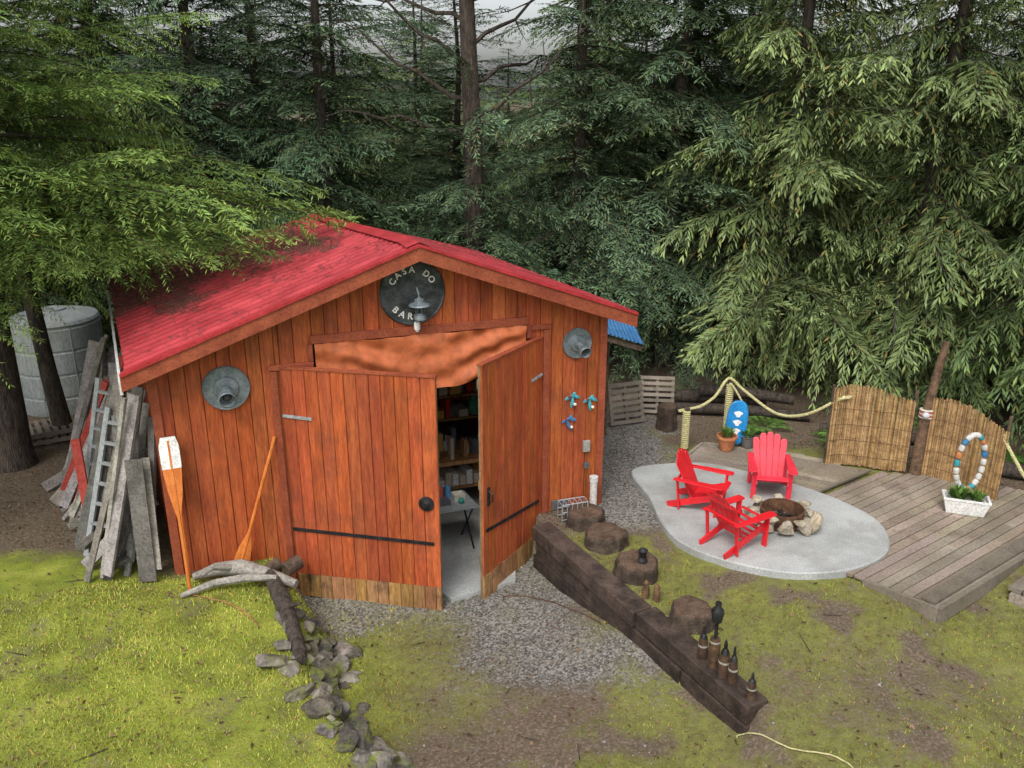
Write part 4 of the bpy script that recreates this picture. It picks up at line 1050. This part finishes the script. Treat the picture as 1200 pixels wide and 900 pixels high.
def torch(x, y, zt, z0, r, kind):
    rt = root('garden_torch'); g = Geo(); H_ = zt - z0; mx = Matrix.Translation((x, y, z0))
    if kind == 0:
        g.lathe([(.05, 0), (.06, H_ * .3), (.05, H_ * .45)], mx, 12, (1.0, .8, .6)); g.obj('post', M['stump'], rt); g = Geo()
        g.lathe([(.018, H_ * .45), (.018, H_ * .68), (.05, H_ * .72), (.065, H_ * .86), (.055, H_ * .9), (.03, H_ * .94), (.03, H_), (.001, H_)], mx, 14)
    else:
        g.lathe([(r, 0), (r * 1.05, H_ * .4), (r * .8, H_ * .6), (r * .8, H_ * .62)], mx, 12, (.8, .65, .55)); g.obj('post', M['stump'], rt); g = Geo()
        g.lathe([(r * .82, H_ * .62), (r * .5, H_ * .72), (r * .3, H_ * .74), (r * .35, H_ * .84), (r * .2, H_ * .95), (.001, H_)], mx, 14)
    g.obj('torch_head', M['blackmetal'], rt, smooth=True)
    g = Geo(); g.lathe([(r * 1.06, H_ * .37), (r * 1.08, H_ * .41), (r * 1.04, H_ * .42)], mx, 12, (.35, .33, .28)); g.obj('band', M['generic'], rt)
torch(2.03, 7.22, .74, -.01, .05, 0); torch(2.10, 7.08, .42, -.01, .055, 1); torch(1.95, 7.36, .38, .0, .05, 1); torch(2.16, 6.97, .42, -.02, .045, 1); torch(2.29, 6.76, .28, -.02, .045, 1)

rb = root('rock_border'); g = Geo(); rr = random.Random(77)
for i in range(175):
    y_ = rr.uniform(4.9, 8.4); xl = float(np.interp(y_, [3, 5, 5.95, 6.6, 7.2, 8.6], [-.6, -1.0, -1.25, -1.7, -2.1, -2.5]))
    x_ = xl + rr.gauss(.10, .17) + .05; s_ = rr.uniform(.04, .165) * (1.2 if y_ < 6.5 else 1)
    z = H1(x_, y_); c = rr.uniform(.4, 1.15)
    g.rock((x_, y_, z + s_ * .15), (s_ * rr.uniform(.9, 1.6), s_, s_ * rr.uniform(.35, .75)), 200 + i, (c * 1.05, c * rr.uniform(.92, 1), c * rr.uniform(.78, .92)), cuts=14)
g.obj('rocks', M['rock'], rb)
rt = root('driftwood_log'); g = Geo()
g.tube([(-3.75, 8.75, .08), (-3.5, 8.84, .13), (-3.2, 8.82, .17), (-2.9, 8.75, .12), (-2.5, 8.6, .08)], [.04, .08, .10, .09, .05], 10, (1.0, .95, .87))
g.tube([(-3.75, 8.35, .08), (-3.45, 8.55, .12), (-3.1, 8.62, .15), (-2.7, 8.55, .20)], [.03, .045, .05, .03], 8, (1.05, 1, .92))
g.tube([(-3.2, 8.9, .12), (-3.45, 8.6, .3), (-3.55, 8.5, .25)], [.05, .035, .02], 8, (1, .95, .87))
g.obj('log', M['greywood'], rt, smooth=True)
rt = root('fallen_log'); g = Geo(); g.tube([(-2.85, 8.75, .12), (-2.6, 8.3, .10), (-2.4, 7.9, .03), (-2.2, 7.45, -.02), (-2.15, 7.3, 0)], [.08, .10, .09, .075, .05], 10); g.tube([(-2.5, 8.1, .1), (-2.3, 8.0, .22)], [.04, .015], 6); g.obj('log', M['bark'], rt, smooth=True)
rt = root('log_round'); g = Geo(); g.tube([(-2.75, 9.02, .0), (-2.62, 9.2, .02)], .09, 14); g.tube([(-2.95, 8.9, .04), (-2.85, 9.1, .05)], .08, 14); g.obj('rounds', M['stump'], rt)
rt = root('fallen_branch'); g = Geo()
for i in range(40):
    x_ = rr.uniform(-6.5, 5); y_ = rr.uniform(5, 9)
    if 1.8 < x_ and y_ > 8.2: continue
    if -4.2 < x_ < 1 and y_ > 8.6: continue
    a = rr.uniform(0, 6.28); l = rr.uniform(.08, .3); pp = [(x_ + math.cos(a) * l * q, y_ + math.sin(a) * l * q, H1(x_ + math.cos(a) * l * q, y_ + math.sin(a) * l * q) + .014) for q in (0, .5, 1)]
    g.tube(pp, [.006, .005, .003], 5)
g.obj('sticks', M['bark'], rt)
rt = root('log_pile'); g = Geo()
for (a, b, r0) in (((2.4, 14.8, .15), (4.6, 14.5, .2), .13), ((2.9, 14.3, .12), (5.2, 13.9, .1), .10), ((3.4, 14.6, .35), (5.0, 14.2, .3), .11), ((5.2, 13.4, .08), (7.2, 12.6, .1), .10), ((7, 11.9, .1), (8.6, 10.9, .12), .12)):
    g.tube([a, tuple((np.array(a) + np.array(b)) / 2 + np.array([0, .05, .03])), b], [r0, r0 * .95, r0 * .8], 10)
g.obj('logs', M['bark'], rt, smooth=True)
stump('tree_stump', 2.65, 13.6, .17, .45, 9)

def ground_cord(name, pp, r, mat):
    rt = root(name); P = catmull(pp, 10)[: (len(pp) - 1) * 10]
    P = [(p[0], p[1], H1(p[0], p[1]) + r + .012) for p in P]
    g = Geo(); g.tube(P, r, 6); g.obj('cord', mat, rt, smooth=True)
ground_cord('garden_hose', [(2.15, 6.6), (2.5, 6.2), (2.85, 6.05), (2.95, 5.85), (2.78, 5.6), (2.6, 5.3)], .007, M['rope'])
ground_cord('power_cord', [(-.1, 9.3), (.35, 9.25), (.75, 8.9), (1.0, 8.5)], .006, M['rust'])
ground_cord('drain_pipe', [(2.95, 5.6), (3.1, 5.75), (3.35, 5.55), (3.5, 5.4)], .012, M['blackmetal'])
ground_cord('garden_hose', [(-3.7, 8.4), (-3.3, 8.3), (-2.95, 8.05), (-2.75, 7.8)], .009, M['rawwood'])

# ------------------------------------------------------------------ reed screens, rope, posts
def screen(name, pp, h0, h1):
    rt = root(name); g = Geo(); rr = random.Random(len(name)); P = np.array(pp, float)
    seg = np.r_[0, np.cumsum(np.linalg.norm(np.diff(P, axis=0), axis=1))]; T = seg[-1]; q = 0
    while q < T:
        x_ = np.interp(q, seg, P[:, 0]); y_ = np.interp(q, seg, P[:, 1]) + .035 * math.sin(q * 6)
        h = h0 + (h1 - h0) * q / T + .05 * math.sin(q * 4) + rr.uniform(-.025, .025); c = rr.uniform(.5, 1.3)
        g.tube([(x_, y_, .02 + rr.uniform(0, .03)), (x_ + rr.uniform(-.008, .008), y_ + rr.uniform(-.008, .008), h)], .0075, 5, (c, c * rr.uniform(.9, 1), c * rr.uniform(.75, 1)))
        q += .0115
    g.obj('reeds', M['bamboo'], rt); g = Geo()
    for z in (.2, .45, .7, .95):
        W_ = [(np.interp(q, seg, P[:, 0]), np.interp(q, seg, P[:, 1]) + .035 * math.sin(q * 6) - .012, z + .01 * math.sin(q * 9)) for q in np.linspace(0, T, 40)]
        g.tube(W_, .003, 4)
    g.obj('binding_wire', M['rust'], rt); g = Geo()
    for k in (0, -1): g.tube([(P[k][0], P[k][1] + .05, 0), (P[k][0], P[k][1] + .05, h0 + .03)], .025, 8)
    g.obj('stakes', M['stump'], rt)
screen('reed_screen', [(4.82, 12.0), (5.4, 12.0), (5.95, 11.75)], 1.30, 1.22)
screen('reed_screen', [(6.12, 11.62), (6.5, 11.3), (6.78, 10.75)], 1.28, 1.12)
rt = root('rustic_post'); g = Geo(); g.tube([(6.04, 11.66, -.1), (6.06, 11.68, .9), (6.13, 11.7, 1.5), (6.2, 11.7, 2.1)], [.085, .075, .065, .05], 10, (1.5, 1.3, 1.1)); g.obj('pole', M['stump'], rt, smooth=True)
g = Geo()
for k in range(5): g.lathe([(.085, 0), (.10, .012), (.085, .024)], Matrix.Translation((6.07, 11.68, .95 + k * .028)), 14, (.5, .1, .08) if k % 2 else (.6, .58, .5))
g.ball((6.02, 11.58, 1.02), .05, (.6, .6, .62)); g.obj('rope_wrap', M['generic'], rt)
def rope(name, ctrl, r=.022):
    P = catmull(ctrl, 40)[: (len(ctrl) - 1) * 40]; P = [Vector(tuple(p)) for p in P]
    out = [P[0]]
    for p in P[1:]:
        if (p - out[-1]).length > .018: out.append(p)
    rt = root(name); g = Geo()
    for st in range(3):
        S = []; L_ = 0
        for i, p in enumerate(out):
            d = (out[min(i + 1, len(out) - 1)] - out[max(i - 1, 0)]).normalized(); x_ = d.cross(Vector((.13, .2, 1))).normalized(); y_ = x_.cross(d)
            a = L_ / .13 * 2 * math.pi + st * 2.094; S.append(p + (x_ * math.cos(a) + y_ * math.sin(a)) * r * .55)
            if i + 1 < len(out): L_ += (out[i + 1] - p).length
        g.tube(S, r * .62, 5)
    g.obj('strands', M['rope'], rt, smooth=True)
def post(name, x_, y_, h, r=.045):
    rt = root(name); g = Geo(); g.tube([(x_, y_, -.1), (x_ + .01, y_, h)], r, 10); g.obj('post', M['stump'], rt)
    g = Geo()
    for k in range(int((h - .08) / .036)): g.lathe([(r + .003, 0), (r + .02, .016), (r + .003, .032)], Matrix.Translation((x_ + .005, y_, .06 + k * .036)), 12)
    g.obj('rope_wrapping', M['rope'], rt)
post('rope_post', 2.76, 12.62, .74); post('rope_post', 3.50, 12.95, 1.08)
rope('rope', [(2.76, 12.62, .70), (3.0, 12.72, .74), (3.25, 12.85, .86), (3.42, 12.95, 1.08), (3.52, 12.95, 1.12), (3.72, 12.85, .95), (4.15, 12.5, .70), (4.5, 12.2, .80), (4.88, 12.02, 1.10), (4.92, 12.02, 1.14)])
rope('rope', [(6.76, 10.80, 1.02), (6.86, 10.6, .70), (6.95, 10.3, .48), (7.1, 10.0, .40), (7.2, 9.8, .38)])
rope('rope', [(3.48, 12.9, 1.04), (3.66, 12.82, .82), (3.74, 12.8, .55), (3.70, 12.8, .3)], .016)
rt = root('body_board'); g = Geo(); P = []; prof = []
for k in range(28):
    a = 2 * math.pi * k / 28; ww = .17 * math.copysign(abs(math.cos(a)) ** .7, math.cos(a)); hh = .36 * math.copysign(abs(math.sin(a)) ** .8, math.sin(a)); prof.append((ww, hh))
mb = Matrix.Translation((3.60, 12.72, .46)) @ Matrix.Rotation(math.radians(-10), 4, 'X') @ Matrix.Rotation(.1, 4, 'Y')
for yy, k in ((-.022, .93), (-.012, 1), (.012, 1), (.022, .93)): P += [mb @ Vector((a * k, yy, b * k)) for a, b in prof]
F = [tuple(range(28)), tuple(range(4 * 28 - 1, 3 * 28 - 1, -1))]
for l in range(3): F += [(l * 28 + (k + 1) % 28, l * 28 + k, (l + 1) * 28 + k, (l + 1) * 28 + (k + 1) % 28) for k in range(28)]
g.add(P, F); g.obj('board', M['blue'], rt); g = Geo()
for k in range(3): g.add([mb @ Vector((math.cos(q) * .06 * (1 + .4 * math.sin(3 * q)), -.026, -.14 + k * .14 + math.sin(q) * .05)) for q in np.linspace(0, 6.28, 15)[:-1]], [tuple(range(14))])
g.obj('decal_shapes', M['white'], rt)
def plant(parent, c, r, h, n, seed, name='leaves'):
    q = np.random.RandomState(seed); az = q.uniform(0, 6.28, n); el = q.uniform(.2, 1.4, n)
    base = np.array(c) + np.stack([np.cos(az) * r * .4 * q.rand(n), np.sin(az) * r * .4 * q.rand(n), q.rand(n) * h * .6], 1)
    dd = np.stack([np.cos(az) * np.cos(el), np.sin(az) * np.cos(el), np.sin(el)], 1)
    V = quads(base, dd, np.tile([0.1, .2, 1.], (n, 1)), r * q.uniform(.5, 1.1, n), r * q.uniform(.15, .3, n)).reshape(-1, 3)
    link(bpy.data.objects.new(name, npmesh(name, V, np.arange(4 * n).reshape(n, 4), M['plant'], np.repeat(q.uniform(.6, 1.4, n), 4))), parent)
pz = root('potted_plant'); g = Geo(); g.lathe([(.10, 0), (.15, .2), (.165, .2), (.165, .24), (.14, .24), (.14, .2), (.001, .2)], Matrix.Translation((3.42, 12.55, .07)), 20); g.obj('pot', M['terracotta'], pz, smooth=True)
plant(pz, (3.42, 12.55, .27), .16, .15, 90, 3)
pz = root('potted_plant'); g = Geo(); g.lathe([(.08, 0), (.11, .16), (.12, .18), (.10, .17), (.001, .16)], Matrix.Translation((3.78, 12.66, .07)), 20, (.15, .14, .13)); g.obj('pot', M['generic'], pz); plant(pz, (3.78, 12.66, .22), .14, .15, 60, 4)
pl = root('flower_planter'); mp = Matrix.Translation((6.15, 10.42, .065)) @ Matrix.Rotation(-.35, 4, 'Z'); g = Geo()
P = []
for (hx, hy, z) in ((.23, .10, 0), (.28, .13, .20), (.29, .14, .20), (.29, .14, .23), (.26, .115, .23), (.25, .105, .18)):
    for sx, sy in ((-1, -1), (1, -1), (1, 1), (-1, 1)): P.append(mp @ Vector((sx * hx, sy * hy, z)))
F = [(3, 2, 1, 0)] + [(l * 4 + k, l * 4 + (k + 1) % 4, l * 4 + 4 + (k + 1) % 4, l * 4 + 4 + k) for l in range(5) for k in range(4)] + [(20, 21, 22, 23)]
g.add(P, F); g.obj('trough', M['white'], pl, bevel=.008)
plant(pl, (6.05, 10.45, .24), .18, .15, 150, 5); plant(pl, (6.27, 10.38, .24), .15, .12, 110, 6, name='leaves_2')
wr = root('buoy_garland'); g = Geo(); cols = [(.65, .65, .60), (.05, .2, .38), (.60, .59, .55), (.55, .22, .08), (.05, .30, .34), (.62, .6, .55), (.62, .6, .55)]
for k in range(22):
    a = 2 * math.pi * k / 22; x_ = math.cos(a) * .19; zz = math.sin(a) * .40
    tx, tz = -math.sin(a) * .19, math.cos(a) * .40; an = math.atan2(tz, tx)
    m2 = Matrix.Translation((6.22 + x_, 10.60 + .1 * x_, .72 + zz)) @ Matrix.Rotation(-an + math.pi / 2, 4, 'Y')
    g.lathe([(.012, -.048), (.035, -.035), (.042, 0), (.035, .035), (.012, .048)], m2, 10, cols[k % 7])
g.obj('buoys', M['generic'], wr, smooth=True)
g = Geo(); g.tube([(6.22, 10.63, 0), (6.22, 10.63, .35)], .015, 6); g.obj('stake', M['rust'], wr)

def fern(x_, y_, s_, seed):
    q = np.random.RandomState(seed); VV = []; z = H1(x_, y_)
    for k in range(11):
        az = k * .571 + q.rand(); L_ = s_ * q.uniform(.7, 1)
        t = np.linspace(.12, 1, 18); px = L_ * t; pz_ = L_ * (.75 * t - .75 * t * t)
        for sd in (-1, 1):
            base = np.stack([px, np.zeros(18), pz_], 1); l = .22 * s_ * np.sin(np.pi * np.clip(t * .9 + .08, 0, 1))
            dd = np.stack([np.full(18, .35), np.full(18, sd * .9), np.full(18, -.15)], 1)
            Q = quads(base, dd, np.tile([0, 0, 1.], (18, 1)), l, l * .28).reshape(-1, 3)
            VV.append(Q @ rotm(az, 0, 0).T + np.array([x_, y_, z]))
    V = np.concatenate(VV); n = len(V) // 4
    link(bpy.data.objects.new('fern', npmesh('fern', V, np.arange(4 * n).reshape(n, 4), M['plant'], np.repeat(q.uniform(.5, 1.1, n), 4))))
for k, (x_, y_) in enumerate([(4.3, 13.6), (5.6, 13.0), (7.4, 12.2), (8.4, 10.9), (-6.2, 12.4), (-9.4, 12.6), (3.0, 15.2), (6.6, 13.8), (8.9, 9.4)]): fern(x_, y_, .6 + .2 * (k % 3), k)

# ------------------------------------------------------------------ world, sun, camera
w = bpy.data.worlds.new('World'); scene.world = w; w.use_nodes = True
N = w.node_tree.nodes; L = w.node_tree.links; bg = N['Background']
sky = N.new('ShaderNodeTexSky'); sky.sky_type = 'NISHITA'; sky.sun_disc = False
EL, AZ = 55, 200
sky.sun_elevation = math.radians(EL); sky.sun_rotation = math.radians(AZ); sky.air_density = 1; sky.dust_density = 4; sky.ozone_density = 1
hs = N.new('ShaderNodeHueSaturation'); hs.inputs['Saturation'].default_value = .30; hs.inputs['Value'].default_value = 1.7
L.new(sky.outputs[0], hs.inputs['Color']); L.new(hs.outputs[0], bg.inputs['Color']); bg.inputs['Strength'].default_value = .15
sun = bpy.data.lights.new('sun', 'SUN'); sun.energy = 1.3; sun.angle = math.radians(20); sun.color = (1, .97, .93)
so = bpy.data.objects.new('sun', sun); link(so)
el, az = math.radians(EL), math.radians(AZ)
dirs = Vector((math.sin(az) * math.cos(el), math.cos(az) * math.cos(el), math.sin(el)))
so.rotation_euler = dirs.to_track_quat('Z', 'Y').to_euler()
cam = bpy.data.cameras.new('camera'); cam.lens = 30; cam.sensor_width = 36; cam.clip_end = 1500; cam.clip_start = .1
co = bpy.data.objects.new('camera', cam); co.location = (0, 0, 5.5); co.rotation_euler = (math.radians(90 - 19.03), 0, 0); link(co)
scene.camera = co
scene.view_settings.view_transform = 'Standard'; scene.view_settings.look = 'None'; scene.view_settings.exposure = 0
print('done')
